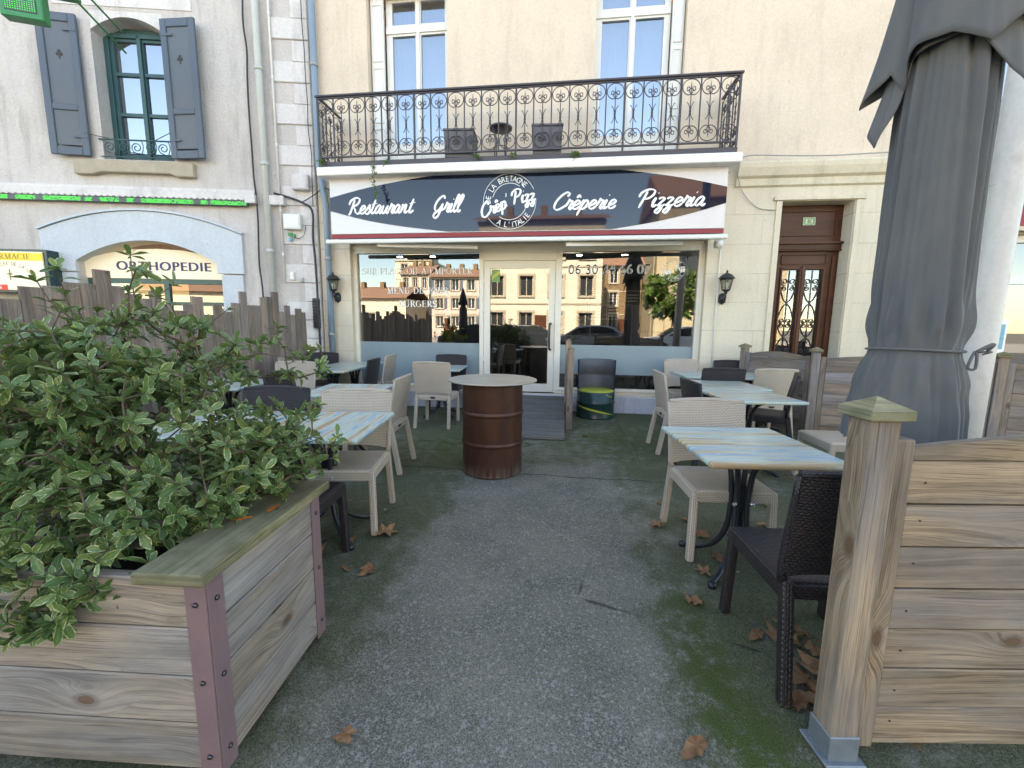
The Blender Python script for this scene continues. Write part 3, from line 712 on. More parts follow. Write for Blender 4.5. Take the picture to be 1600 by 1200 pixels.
# shopfront
SF = MB(); gridwall(SF, -3.60, 2.10, .28, 2.70, .10, .20, [(-3.54, -1.42, .37, 2.56), (-1.35, -.17, .28, 2.43), (-.07, 2.02, .37, 2.56)])
sf = SF.build('shopfront_frame', M['cream_white'], RB, bevel=.004)
for q in (((-2.48, .085, .345), (2.2, .05, .03)), ((.975, .085, .345), (2.2, .05, .03))): w = MB(); w.box(*q); w.build('window_sill', M['cream_white'], RB, bevel=.004)
w = MB(); w.box((-.76, .088, 2.50), (1.22, .02, .10)); w.build('door_header', M['cream_white'], RB, bevel=.004)
for (a, b, zz, fz0) in ((-3.54, -1.42, .37, .37), (-.07, 2.02, .37, .60)):
    w = MB(); w.quad((a, .15, zz), (b, .15, zz), (b, .15, 2.56), (a, .15, 2.56)); pn = w.build('display_window', M['glass'], RB)
    w = MB(); w.quad((a, .146, fz0), (b, .146, fz0), (b, .146, 1.08), (a, .146, 1.08)); w.build('frosted_band', M['frost'], pn)
    w = MB()
    if a < -1:
        serif_text(w, 'SUR PLACE OU A EMPORTER', -3.47, -1.54, 2.22, .105, .144)
        serif_text(w, 'MENU DU JOUR', -3.03, -1.95, 1.90, .105, .144); serif_text(w, 'BURGERS', -2.83, -2.15, 1.68, .105, .144)
    else:
        add_text(w, '06 30 34 66 07', .03, 1.31, 2.215, .15, .144, bold=.004)
        w.build('window_lettering', M['white_vinyl'], pn); w = MB(); emblem(w, 1.66, 2.275, .175, .144)
    w.build('window_lettering' if a < -1 else 'window_emblem', M['white_vinyl'], pn)
w = MB(); w.box((-1.50, .142, .50), (.12, .002, .10)); w.build('blue_sticker', M['sky_paper'], RB)
# glazed entrance door
dm = MB(); gridwall(dm, -1.345, -.175, .285, 2.425, .115, .165, [(-1.245, -.275, .42, 2.31)]); dr = dm.build('entrance_door', M['cream_white'], RB, bevel=.004)
w = MB(); w.quad((-1.245, .14, .42), (-.275, .14, .42), (-.275, .14, 2.31), (-1.245, .14, 2.31)); w.build('door_pane', M['glass'], dr)
w = MB(); w.tube(cr([(-.235, .113, 1.42), (-.235, .06, 1.42), (-.25, .045, 1.37), (-.25, .045, 1.05), (-.235, .06, 1.00), (-.235, .113, 1.00)], 4), .018, 8); w.build('door_handle', M['black_metal'], dr)
w = MB()
for z in (2.1, 1.62, .80): w.tube([(-1.352, .105, z-.05), (-1.352, .105, z+.05)], .011, 8)
w.build('hinge', M['cream_white'], dr)
w = MB(); w.box((-1.155, .137, 2.19), (.14, .002, .20)); st = w.build('green_sticker', M['plate_green'], dr)
w = MB(); w.prism([(-1.225, 2.12), (-1.085, 2.23), (-1.085, 2.28), (-1.225, 2.17)], .1355, .1345); w.build('yellow_stripe', M['lime'], dr)
w = MB(); w.box((-.75, .12, .245), (1.2, .2, .07)); w.build('threshold', M['zinc'], RB)
# brown street door, number 13
bd = MB(); gridwall(bd, 3.10, 4.07, 0, 3.22, .24, .30, [(3.29, 3.54, .75, 2.28), (3.62, 3.87, .75, 2.28)]); bdo = bd.build('street_door', M['brown_wood'], RB, bevel=.004)
w = MB()
w.box((3.585, .215, 2.62), (.97, .05, .09)); w.box((3.585, .195, 2.665), (.99, .09, .035)); w.box((3.585, .20, 2.56), (.97, .05, .02))
for (a, b, c, d) in ((3.19, 3.98, 2.78, 3.13), (3.27, 3.90, 2.36, 2.50), (3.27, 3.56, .15, .62), (3.60, 3.89, .15, .62)):
    w.box(((a+b)/2, .232, c), (b-a, .02, .018)); w.box(((a+b)/2, .232, d), (b-a, .02, .018)); w.box((a, .232, (c+d)/2), (.018, .02, d-c-.018)); w.box((b, .232, (c+d)/2), (.018, .02, d-c-.018))
for (a, b) in ((3.29, 3.54), (3.62, 3.87)):
    for x in (a-.012, b+.012): w.box((x, .228, 1.515), (.024, .03, 1.58))
    for z in (.738, 2.292): w.box(((a+b)/2, .228, z), (b-a, .03, .024))
w.box((3.585, .222, 1.45), (.045, .045, 1.75)); w.box((3.16, .226, 1.25), (.05, .03, 2.45)); w.box((4.0, .226, 1.25), (.05, .03, 2.45))
w.build('door_moulding', M['brown_wood'], bdo, bevel=.003)
w = MB()
for (a, b) in ((3.29, 3.54), (3.62, 3.87)): w.quad((a, .275, .75), (b, .275, .75), (b, .275, 2.28), (a, .275, 2.28))
w.build('door_glass', M['glass'], bdo)
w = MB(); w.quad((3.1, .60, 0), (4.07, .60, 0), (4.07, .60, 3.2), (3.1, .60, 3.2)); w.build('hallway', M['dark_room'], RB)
def curl(mb, cx, cz, r, sx, sz, y, rr=.006, turns=1.35):
    P = []
    for i in range(15):
        t = i/14; a = -pi/2+turns*2*pi*t; rad = r*(1-.72*t)
        P.append((cx+sx*rad*cos(a), y, cz+sz*(rad*sin(a)+r*0)))
    mb.tube(P, rr, 5)
for (a, b) in ((3.29, 3.54), (3.62, 3.87)):
    w = MB(); c = (a+b)/2; yy = .262
    w.tube([(c, yy, .76), (c, yy, 2.27)], .006, 6)
    for z in (.93, 2.10):
        for sx in (1, -1):
            curl(w, c+sx*.055, z, .055, sx, 1, yy); curl(w, c+sx*.055, z+(-.1 if z > 1.5 else .11), .04, sx, -1, yy)
    for z in (1.50,):
        for sx in (1, -1): curl(w, c+sx*.045, z, .042, sx, 1, yy); curl(w, c+sx*.045, z-.07, .042, sx, -1, yy)
    for (za, zb) in ((1.05, 1.45), (1.55, 2.0)):
        for sx in (1, -1):
            w.tube(cr([(c+sx*.11, yy, za), (c+sx*.06, yy, (za*2+zb)/3), (c, yy, (za+zb)/2), (c-sx*.06, yy, (za+zb*2)/3), (c-sx*.11, yy, zb)], 5), .006, 5)
    w.build('iron_grille', M['iron'], bdo)
w = MB(); w.box((3.60, .230, 2.985), (.17, .012, .11)); npl = w.build('number_plate', M['plate_green'], bdo)
w = MB(); add_text(w, '13', 3.555, 3.645, 2.95, .07, .2225, bold=.004)
for a, b, c, d in ((3.515, 3.685, 2.932, 2.936), (3.515, 3.685, 3.034, 3.038), (3.515, 3.519, 2.937, 3.033), (3.681, 3.685, 2.937, 3.033)): w.quad((a, .2228, c), (b, .2228, c), (b, .2228, d), (a, .2228, d))
w.build('number', M['white_vinyl'], bdo)
# tall first-floor windows
def french(x0, x1, parent, shutter_side):
    y = .20
    a, b = (x0+.235, x1) if shutter_side < 0 else (x0, x1-.19)
    mid = (a+b)/2
    holes = [(a+.10, mid-.045, 4.30, 5.90), (mid+.045, b-.09, 4.30, 5.90), (a+.10, mid-.045, 6.06, 6.38), (mid+.045, b-.09, 6.06, 6.38)]
    w = MB(); gridwall(w, a, b, 3.68, 6.42, y, y+.06, holes); f = w.build('french_window', M['white_paint'], parent, bevel=.003)
    w = MB()
    w.box((mid, y-.012, 5.04), (.05, .024, 2.68)); w.box(((a+b)/2, y-.012, 5.98), (b-a, .02, .10))
    for (p, q) in ((a+.12, mid-.07), (mid+.07, b-.12)):
        for zz in (3.84, 4.20): w.box(((p+q)/2, y-.008, zz), (q-p, .016, .02))
        for xx in (p, q): w.box((xx, y-.008, 4.02), (.02, .016, .34))
    w.build('window_moulding', M['white_paint'], f, bevel=.002)
    w = MB()
    for h in holes: w.quad((h[0], y+.03, h[2]), (h[1], y+.03, h[2]), (h[1], y+.03, h[3]), (h[0], y+.03, h[3]))
    w.build('window_pane', M['glass_up'], f)
    w = MB(); N = 40
    for i in range(N):
        xa, xb = a+.05+(b-a-.1)*i/N, a+.05+(b-a-.1)*(i+1)/N
        ya, yb = y+.16+.012*sin(i*1.3), y+.16+.012*sin((i+1)*1.3); w.quad((xa, ya, 3.7), (xb, yb, 3.7), (xb, yb, 6.4), (xa, ya, 6.4), smooth=True)
    w.build('curtain', M['curtain'], f)
    # folded white shutter leaf in the reveal
    w = MB(); u0, u1 = (x0+.02, x0+.225) if shutter_side < 0 else (x1-.18, x1-.015)
    w.box(((u0+u1)/2, .13, 5.05), (u1-u0, .05, 2.7))
    for zz in ((3.8, 4.5), (4.6, 5.4), (5.5, 6.3)):
        for xx in (u0+.03, u1-.03): w.box((xx, .098, sum(zz)/2), (.014, .016, zz[1]-zz[0]))
        for z in zz: w.box(((u0+u1)/2, .098, z), (u1-u0-.06, .016, .016))
    w.build('folded_shutter', M['white_paint'], f, bevel=.002)
french(-3.18, -1.90, RB, -1); french(.325, 1.60, RB, 1)
for (a, b, c, d) in ((-3.18, -1.90, 7.4, 9.6), (.325, 1.60, 7.4, 9.6)):
    w = MB(); gridwall(w, a, b, c, d, .2, .26, [(a+.1, (a+b)/2-.05, c+.1, d-.1), ((a+b)/2+.05, b-.1, c+.1, d-.1)]); f = w.build('window', M['white_paint'], RB)
    w = MB(); w.quad((a+.1, .23, c+.1), (b-.1, .23, c+.1), (b-.1, .23, d-.1), (a+.1, .23, d-.1)); w.build('window_pane', M['glass_up'], f)
    w = MB(); w.quad((a, .37, c), (b, .37, c), (b, .37, d), (a, .37, d)); w.build('curtain', M['curtain'], f)
# balcony
w = MB(); w.box((-.73, -.36, 3.60), (5.94, .716, .12), worlduv=True); bal = w.build('balcony', M['white_band'], RB, bevel=.012)
w = MB(); w.box((-.75, -.345, 3.70), (5.86, .67, .078)); w.build('balcony_floor', M['iron'], bal, bevel=.006)
XL, XR, YF, ZB, ZT = -3.655, 2.155, -.68, 3.80, 4.60
w = MB()
w.box(((XL+XR)/2, YF, ZT+.03), (XR-XL+.06, .05, .026)); w.box(((XL+XR)/2, YF, ZT), (XR-XL, .022, .018))
for x in (XL, XR): w.box((x, YF/2, ZT+.0305), (.045, -YF-.055, .024))
w.build('top_rail', M['iron'], bal, bevel=.004)
w = MB(); w.box(((XL+XR)/2, YF, ZB), (XR-XL, .026, .02))
for x in (XL, XR): w.box((x, YF/2, ZB+.001), (.024, -YF-.03, .018))
w.build('bottom_rail', M['iron'], bal)
NP = 24; dx = (XR-XL)/NP
b0 = MB(); b0.box((0, 0, (ZB+ZT)/2), (.016, .016, ZT-ZB-.02)); bar0 = b0.build('baluster', M['iron'], bal)
p0 = MB(); r = dx/2-.012; H = ZT-ZB
def cshape(mb, cz, sgn):
    for s in (1, -1):
        P = []
        for i in range(17):
            t = i/16; a = pi/2*sgn + s*(-1)*sgn*(t*1.42*pi) ; rad = r if t < .62 else r*(1-.62*(t-.62)/.38)
            cx_ = 0 if t < .62 else s*r*.30*((t-.62)/.38); P.append((cx_+rad*cos(a)*1.0, 0, cz+rad*sin(a)*.92))
        mb.tube(P, .0062, 5)
        Q = [(s*.012, 0, cz-sgn*r*.15), (s*.03, 0, cz+sgn*r*.05), (s*.05, 0, cz-sgn*r*.0), (s*.052, 0, cz-sgn*r*.3), (s*.036, 0, cz-sgn*r*.38), (s*.028, 0, cz-sgn*r*.22)]
        mb.tube(cr(Q, 3), .0055, 5)
cshape(p0, ZT-r-.005, 1); cshape(p0, ZB+r+.015, -1)
p0.tube([(0, 0, ZB+.07), (0, 0, ZB+.10), (0, 0, ZT-.10), (0, 0, ZT-.05)], [.002, .0065, .0065, .002], 5)
zc = (ZB+ZT)/2; p0.tube([(0, 0, zc-.045), (0, 0, zc-.02), (0, 0, zc), (0, 0, zc+.02), (0, 0, zc+.045)], [.006, .012, .016, .012, .006], 6)
for s in (1, -1):
    for v in (1, -1): p0.tube(cr([(s*.008, 0, zc+v*.025), (s*.016, 0, zc+v*.065), (s*.036, 0, zc+v*.10), (s*.046, 0, zc+v*.105)], 3), .005, 5)
pan0 = p0.build('scroll_panel', M['iron'], bal)
bar0.location = (XL, YF, 0); pan0.location = (XL+dx/2, YF, 0)
def cp(o, loc, rz=0):
    c = o.copy(); COL.objects.link(c); c.location = loc; c.rotation_euler = (0, 0, rz); return c
for i in range(1, NP+1): cp(bar0, (XL+i*dx, YF, 0))
for i in range(1, NP): cp(pan0, (XL+(i+.5)*dx, YF, 0))
for x in (XL, XR):
    for k in range(3):
        yy = YF+(k+.5)*.215; cp(pan0, (x, yy+.01, 0), pi/2); cp(bar0, (x, YF+(k+1)*.215, 0))
for x in (XL, XL+6*dx, XL+12*dx, XL+18*dx, XR):
    w = MB(); w.box((x, YF, (3.74+ZT)/2), (.024, .024, ZT-3.74-.004)); w.build('rail_post', M['iron'], bal)
# things on the balcony
def planter_box(x, wd, h, label, dy=-.45):
    t = thing('balcony_planter', label, 'planter', (x, D+dy, 3.74), R(4), group='square planters on the balcony')
    w = MB(); w.box((0, 0, h/2), (wd, wd, h), taper=.92); w.build('pot', M['grey_plastic'], t, bevel=.012)
    w = MB()
    for k in range(4):
        c, s = [(0, -1), (0, 1), (-1, 0), (1, 0)][k]
    for (cx, cy, sx, sy) in ((0, -wd/2+.01, wd+.02, .035), (0, wd/2-.01, wd+.02, .035), (-wd/2+.01, 0, .035, wd-.053), (wd/2-.01, 0, .035, wd-.053)): w.box((cx, cy, h+.012), (sx, sy, .03))
    w.build('rim', M['grey_plastic'], t, bevel=.005)
    w = MB(); w.box((0, 0, h-.004), (wd-.06, wd-.06, .012)); w.build('soil', M['soil'], t)
planter_box(-1.58, .43, .36, 'dark grey square planter left of the small round table on the balcony')
planter_box(-.33, .42, .37, 'dark grey square planter right of the small round table on the balcony')
t = thing('bistro_table', 'small dark round folding table standing between the two planters on the balcony', 'table', (-1.02, D-.30, 3.74))
w = MB(); w.lathe([(0, .50), (.165, .50), (.17, .51), (.17, .525), (.16, .53), (0, .53)], n=28); w.build('tabletop', M['iron'], t)
for a in (0, 1, 2, 3):
    an = pi/4+a*pi/2; w = MB(); w.tube(cr([(.13*cos(an), .13*sin(an), .50), (.10*cos(an), .10*sin(an), .3), (.11*cos(an), .11*sin(an), .12), (.15*cos(an), .15*sin(an), 0)], 4), .008, 6); w.build('leg', M['iron'], t)
w = MB(); w.tube([(.11*cos(2*pi*i/16), .11*sin(2*pi*i/16), .24) for i in range(16)], .006, 5, closed=True); w.build('brace_ring', M['iron'], t)
# ------------------------------------------------------------------ shop sign
SG = thing('shop_sign', 'long white fascia sign with a dark glossy lens shape and white brush lettering', 'sign', (0, 6.35, 0))
w = MB(); w.box((-.735, .245, 3.175), (5.73, .49, .87), worlduv=True); w.build('sign_cabinet', M['sign_white'], SG, bevel=.004)
top = cr([(-3.599, 3.27, 0), (-3.0, 3.40, 0), (-2.2, 3.52, 0), (-1.4, 3.585, 0)], 6); tr_ = cr([(.35, 3.585, 0), (1.0, 3.50, 0), (1.6, 3.40, 0), (2.129, 3.28, 0)], 6)
br_ = cr([(2.129, 3.07, 0), (1.7, 2.95, 0), (1.2, 2.84, 0), (.62, 2.752, 0)], 6); bl_ = cr([(-1.75, 2.752, 0), (-2.4, 2.83, 0), (-3.0, 2.93, 0), (-3.599, 3.08, 0)], 6)
w = MB(); w.prism([(p.x, p.y) for p in (list(bl_)+list(top)+list(tr_)+list(br_))], -.006, -.001); w.build('dark_panel', M['sign_dark'], SG, fix=True)
for (tx, a, b, z) in (('Restaurant', -3.31, -2.25, 3.03), ('Grill', -1.98, -1.52, 3.03), ('Crêperie', -.20, .66, 3.03), ('Pizzeria', .97, 1.86, 3.04)):
    w = MB(); script_text(w, tx, a, b, z, .235, -.008, w=.135); w.build('sign_word', M['white_vinyl'], SG)
w = MB(); emblem(w, -.845, 3.155, .385, -.008); w.build('sign_emblem', M['white_vinyl'], SG)
AW = thing('folded_awning', 'retracted awning with maroon valance and white front bar below the fascia sign', 'awning', (0, 6.35, 0))
w = MB(); w.box((-.735, .01, 2.705), (5.72, .03, .055)); w.build('valance', M['maroon'], AW)
w = MB(); w.box((-.75, -.01, 2.625), (5.86, .07, .065)); w.build('front_bar', M['white_paint'], AW, bevel=.02, seg=3)
w = MB(); w.box((-.735, .27, 2.715), (5.70, .48, .03)); w.build('cassette', M['white_paint'], AW)
for (a, b, za, zb) in ((-2.90, -1.36, 2.585, 2.565), (-.02, 1.66, 2.56, 2.59)):
    w = MB(); w.bar((a, .06, za), (b, .24, zb), .045, .06); w.bar((a+.1, .15, za+.03), (b-.1, .33, zb+.03), .03, .03); w.build('folding_arm', M['white_paint'], AW, bevel=.012, seg=2)
w = MB(); w.tube([(2.12, .30, 2.58), (2.22, .30, 2.58)], .055, 16); w.build('arm_bracket', M['white_paint'], AW)
# wall lanterns
def lantern(x, z, label, mirror):
    t = thing('wall_lantern', label, 'lantern', (x, D, z), 0, 'black wall lanterns beside the shopfront')
    yb = -.14; s = 1 if mirror else -1
    w = MB(); w.lathe([(.0, -.20), (.05, -.16), (.055, -.10), (.045, -.04), (0, -.02)], n=12, c=(s*.0, -.012, 0)); w.build('wall_plate', M['lamp_black'], t)
    w = MB(); w.tube(cr([(0, -.04, -.10), (0, -.10, -.13), (0, yb, -.09), (0, yb, -.035)], 5), .014, 8); w.lathe([(0, -.05), (.03, -.04), (.02, -.02), (.055, 0), (.06, .012), (0, .013)], (0, yb, 0), 6); w.build('bracket_arm', M['lamp_black'], t)
    w = MB()
    for k in range(6):
        a = 2*pi*k/6; w.tube([(.055*cos(a), yb+.055*sin(a), .01), (.092*cos(a), yb+.092*sin(a), .175)], .0055, 5)
    for z_, r_ in ((.012, .057), (.175, .094)): w.tube([(r_*cos(2*pi*k/6), yb+r_*sin(2*pi*k/6), z_) for k in range(6)], .007, 5, closed=True)
    w.build('cage', M['lamp_black'], t)
    w = MB(); w.lathe([(.052, .015), (.088, .172)], (0, yb, 0), 6, smooth=False, capb=False, capt=False); w.build('lantern_pane', M['lantern_glass'], t)
    w = MB(); w.lathe([(.0, .015), (.02, .02), (.022, .05), (.03, .08), (.028, .11), (0, .13)], (0, yb, 0), 10); w.build('bulb', M['white_paint'], t)
    w = MB(); w.lathe([(.118, .178), (.10, .20), (.07, .235), (.03, .255), (.012, .265), (.018, .28), (.008, .295), (0, .31)], (0, yb, 0), 12); w.build('lamp_roof', M['lamp_black'], t)
lantern(-3.84, 1.93, 'black lantern on the wall left of the shop window, beside the downpipe', False)
lantern(2.36, 1.93, 'black lantern on the wall between the shop window and the brown street door', True)
# interior things
for (x, y) in ((-3.15, 7.95), (-2.50, 7.95), (.22, 7.95), (1.02, 7.95)):
    t = thing('ceiling_spot', 'lit round spot lamp on the restaurant ceiling behind the window', 'lamp', (x, y, 2.70), 0, 'lit spot lamps seen through the shop windows')
    w = MB(); w.lathe([(.058, -.05), (.058, 0)], n=16, capb=False); w.build('lamp_ring', M['white_paint'], t)
    w = MB(); w.lathe([(0, -.052), (.05, -.048), (.0, -.03)], n=16); w.build('bulb', M['spot'], t)
t = thing('menu_board', 'dark wall menu board with white rules and writing inside the right-hand window', 'board', (1.05, 9.2, 1.50))
w = MB(); w.box((0, 0, .36), (1.2, .03, .72)); w.build('board', M['black_metal'], t)
w = MB()
for k in range(4): w.quad((-.57+k*.38, -.017, .04), (-.565+k*.38, -.017, .04), (-.565+k*.38, -.017, .66), (-.57+k*.38, -.017, .66))
for z in (.04, .33, .62): w.quad((-.57, -.018, z), (.57, -.018, z), (.57, -.018, z+.006), (-.57, -.018, z+.006))
random.seed(3)
for k in range(3):
    for j in range(8):
        z = .10+j*.062
        if abs(z-.33) < .03: continue
        x = -.54+k*.38; w.quad((x, -.0175, z), (x+random.uniform(.15, .3), -.0175, z), (x+.2, -.0175, z+.012), (x, -.0175, z+.012))
w.build('ruled_writing', M['white_vinyl'], t)
t = thing('bar_counter', 'long dark counter inside the restaurant behind the glass', 'counter', (.55, 9.4, .2))
w = MB(); w.box((0, 0, .5), (2.6, .55, 1.0)); w.build('counter_body', M['black_metal'], t, bevel=.01); w = MB(); w.box((0, 0, 1.02), (2.7, .62, .04)); w.build('counter_top', M['grey_plastic'], t, bevel=.008)
t = thing('indoor_cabinet', 'tall grey cabinet standing inside the right-hand window', 'cabinet', (1.55, 8.6, .2))
w = MB(); w.box((0, 0, .8), (.62, .5, 1.6)); w.build('cabinet_body', M['grey_plastic'], t, bevel=.01)
for sx in (-1, 1): w = MB(); w.box((sx*.155, -.258, .8), (.295, .014, 1.52)); w.build('cabinet_door', M['grey_plastic'], t, bevel=.004)
t = thing('house_plant', 'bushy dark potted plant just inside the glass beside the entrance door', 'plant', (.12, 7.55, .2))
w = MB(); w.lathe([(.10, 0), (.15, .3), (.16, .32), (.13, .32)], n=18); w.build('pot', M['grey_plastic'], t)
w = MB(); random.seed(8)
for k in range(120):
    a = random.uniform(0, 2*pi); rr = random.uniform(.02, .2); z = random.uniform(.4, 1.35); u = Vector((cos(a), sin(a), random.uniform(-.3, .8))).normalized()*.10; p = Vector((rr*cos(a), rr*sin(a), z)); s_ = Vector((-sin(a), cos(a), 0))*.035
    w.quad(p, p+u*.5-s_, p+u, p+u*.5+s_, rnd=random.random(), uv=[(.5, 0), (0, .5), (.5, 1), (1, .5)])
w.build('foliage', M['leaf_green'], t)
w = MB(); w.tube([(0, 0, .25), (0, 0, 1.2)], .012, 6); w.build('stem', M['twig'], t)

# ------------------------------------------------------------------ left building (pharmacy)
LA = R(11)
LB = thing('pharmacy_building', 'grey roughcast townhouse with blue-grey shutters and an arched pale blue shop opening', 'building', (-4.13, 6.86, 0), LA)
w = MB(); gridwall(w, -9, 0, 0, 12.4, 0, .4, [(-3.22, -2.17, 3.92, 6.05), (-3.86, -1.56, 0, 2.75), (-3.22, -2.17, 7.4, 9.4), (-8.1, -5.2, 0, 2.4), (-7.7, -6.7, 3.92, 6.05)]); w.build('wall', M['roughcast'], LB)
w = MB()
for a in [((-9, .4, 0), (-9, 8, 0), (-9, 8, 12.4), (-9, .4, 12.4)), ((-9, 8, 0), (0, 8, 0), (0, 8, 12.4), (-9, 8, 12.4))]: w.quad(*a)
w.build('side_wall', M['roughcast'], LB)
w = MB(); w.prism([(-.5, 12.4), (4, 14.2), (8.4, 12.4), (8.4, 12.55), (4, 14.4), (-.5, 12.52)], -9.2, .1, plane='yz'); w.build('roof', M['orange'], LB, fix=True)
# arched head of window and shop opening
def spandrel(mb, xa, xb, zs, zr, zt, y0, y1, n=14):
    """fills between an arc (springing zs, crown zr) and flat top zt"""
    P = [(xa, zt), (xb, zt)]
    for i in range(n+1):
        t = i/n; x = xb+(xa-xb)*t; z = zs+(zr-zs)*(1-(2*t-1)**2); P.append((x, z))
    mb.prism(P, y0, y1)
w = MB(); spandrel(w, -3.22, -2.17, 5.78, 5.97, 6.05, .003, .28); w.build('window_head', M['roughcast_smooth'], LB, fix=True)
w = MB(); spandrel(w, -3.86, -1.56, 2.36, 2.70, 2.75, .003, .36); w.build('shop_head', M['grey_arch'], LB, fix=True)
# projecting arch band
def archband(mb, xa, xb, zs_o, zr_o, xi0, xi1, zs_i, zr_i, y0, y1, n=18):
    O = [(xb+(xa-xb)*i/n, zs_o+(zr_o-zs_o)*(1-(2*i/n-1)**2)) for i in range(n+1)]
    I = [(xi1+(xi0-xi1)*i/n, zs_i+(zr_i-zs_i)*(1-(2*i/n-1)**2)) for i in range(n+1)]
    poly = [(xb, 2.18)]+O+[(xa, 2.18), (xi0, 2.18)]+list(reversed(I))+[(xi1, 2.18)]
    mb.prism(poly, y0, y1)
w = MB(); archband(w, -4.28, -1.20, 2.80, 3.13, -3.80, -1.62, 2.34, 2.68, -.06, -.001); w.build('arch_band', M['grey_arch'], LB, fix=True)
w = MB()
for i in range(18):
    def az(t): return 2.81+.33*(1-(2*t-1)**2)
    ta, tb = i/18, (i+1)/18; w.bar((-4.30+3.12*ta, -.045, az(ta)+.012), (-4.30+3.12*tb, -.045, az(tb)+.012), .09, .03, rnd=.5)
w.build('arch_moulding', M['grey_arch'], LB)
for q in (((-4.0, -.02, 1.08), (.38, .05, 2.16)), ((-1.40, -.02, 1.08), (.34, .05, 2.16))): w = MB(); w.box(*q, worlduv=True); w.build('pier', M['grey_arch'], LB, bevel=.006)
# string course with little dentils
w = MB(); w.box((-4.9, -.04, 3.40), (7.9, .08, .10), worlduv=True); w.box((-4.9, -.02, 3.485), (7.9, .04, .05)); w.build('string_course', M['roughcast_smooth'], LB, bevel=.004)
w = MB()
for i in range(88): w.box((-8.8+i*.09, -.062, 3.352), (.05, .04, .03), rnd=.5)
w.box((-1.0, -.05, 3.36), (.16, .14, .13)); w.box((-.60, -.05, 3.35), (.24, .13, .14)); w.build('dentils', M['roughcast_smooth'], LB)
# quoins
w = MB()
for k in range(20):
    z = .2+k*.62; w.box((-.28-(.0 if k % 2 else .0), -.012, z+.15), (.56, .024, .30), worlduv=True); w.box((-.13, -.010, z+.455), (.26, .020, .30), worlduv=True)
w.build('quoins', M['roughcast_smooth'], LB, bevel=.01)
# stone sill
w = MB(); w.prism([(-3.62, 3.88), (-1.84, 3.88), (-1.84, 3.66), (-2.1, 3.66), (-2.2, 3.70), (-3.22, 3.70), (-3.35, 3.66), (-3.62, 3.66)], -.10, .25); w.build('window_ledge', M['stone'], LB, fix=True, bevel=.012)
w = MB(); w.box((-2.72, -.004, 6.55), (2.0, .012, .9), worlduv=True); w.build('smooth_panel', M['roughcast_smooth'], LB)
# green casement
a, b, c, d = -3.22, -2.17, 3.92, 5.94; mid = (a+b)/2
holes = []
for (p, q) in ((a+.13, mid-.05), (mid+.05, b-.12)):
    for (z0, z1) in ((4.08, 4.66), (4.71, 5.26), (5.31, 5.76)): holes.append((p, q, z0, z1))
w = MB(); gridwall(w, a, b, c, d, .24, .30, holes); gw = w.build('green_casement', M['green_wood'], LB, bevel=.004)
w = MB(); w.box((mid, .225, 4.9), (.06, .03, 1.9)); 
for xx in (a+.04, b-.04): w.box((xx, .225, 4.9), (.07, .03, 1.94))
w.box((mid, .225, 5.83), (.93, .03, .06)); w.build('casement_moulding', M['green_wood'], gw, bevel=.004)
w = MB(); w.quad((a+.1, .27, 4.0), (b-.1, .27, 4.0), (b-.1, .27, 5.8), (a+.1, .27, 5.8)); w.build('window_pane', M['glass_up'], gw)
w = MB(); w.quad((a, .42, 3.95), (b, .42, 3.95), (b, .42, 5.9), (a, .42, 5.9)); w.build('curtain', M['curtain'], gw)
# little window guard
w = MB(); w.tube([(a-.03, -.03, 4.20), (b+.03, -.03, 4.20)], .013, 6); w.tube([(a-.02, -.03, 3.95), (b+.02, -.03, 3.95)], .009, 6)
for i in range(5):
    x = a+.12+i*.20
    curl(w, x, 4.09, .085, 1 if i % 2 else -1, 1, -.03, .008, 1.5); w.tube(cr([(x+.08, -.03, 4.19), (x+.10, -.03, 4.10), (x+.06, -.03, 3.97)], 3), .007, 5)
w.build('window_guard', M['green_wood'], LB)
for (a, b, c, d) in ((-3.22, -2.17, 7.4, 9.4), (-7.7, -6.7, 3.92, 6.05)):
    w = MB(); gridwall(w, a, b, c, d, .24, .3, [(a+.1, (a+b)/2-.04, c+.1, d-.1), ((a+b)/2+.04, b-.1, c+.1, d-.1)]); f = w.build('window', M['green_wood'], LB)
    w = MB(); w.quad((a+.1, .27, c+.1), (b-.1, .27, c+.1), (b-.1, .27, d-.1), (a+.1, .27, d-.1)); w.build('window_pane', M['glass_up'], f)
    w = MB(); w.quad((a, .39, c), (b, .39, c), (b, .39, d), (a, .39, d)); w.build('curtain', M['curtain'], f)
# shutters
def shutter(x, rz, wd, label, hinge):
    e = empty('shutter', (x, -.06, 0), rz, LB); e['label'] = label
    s = hinge; z0, z1 = 3.93, 5.93
    def X(u): return s*u
    w = MB()
    for u in (.05, wd-.05): w.box((X(u), 0, (z0+z1)/2), (.10, .045, z1-z0))
    for z in (z0+.06, 4.62, z1-.06): w.box((X(wd/2), 0, z), (wd-.20, .043, .12 if abs(z-4.62) > .1 else .09))
    w.build('shutter_frame', M['shutter'], e, bevel=.008)
    w = MB(); w.box((X(wd/2), .006, 4.33), (wd-.20, .016, .50)); w.box((X(wd/2), .006, 5.24), (wd-.20, .016, 1.16)); w.build('shutter_board', M['shutter2'], e)
    w = MB()
    for (u, z, r_) in ((wd/2-.025, 5.36, .024), (wd/2+.025, 5.36, .024), (wd/2, 5.40, .024)): w.tube([(X(u), -.0035-r_*.001, z), (X(u), -.0025, z)], r_, 14)
    w.box((X(wd/2), -.0028, 5.325), (.022, .0015, .06)); w.build('trefoil_hole', M['dark_room'], e)
    w = MB()
    for z in (4.2, 5.7): w.box((X(.10), -.026, z), (.18, .006, .03))
    w.build('strap_hinge', M['shutter'], e)
shutter(-3.36, R(5), .54, 'left shutter leaf folded back', -1)
shutter(-2.16, R(-9), .56, 'right shutter leaf folded back', 1)
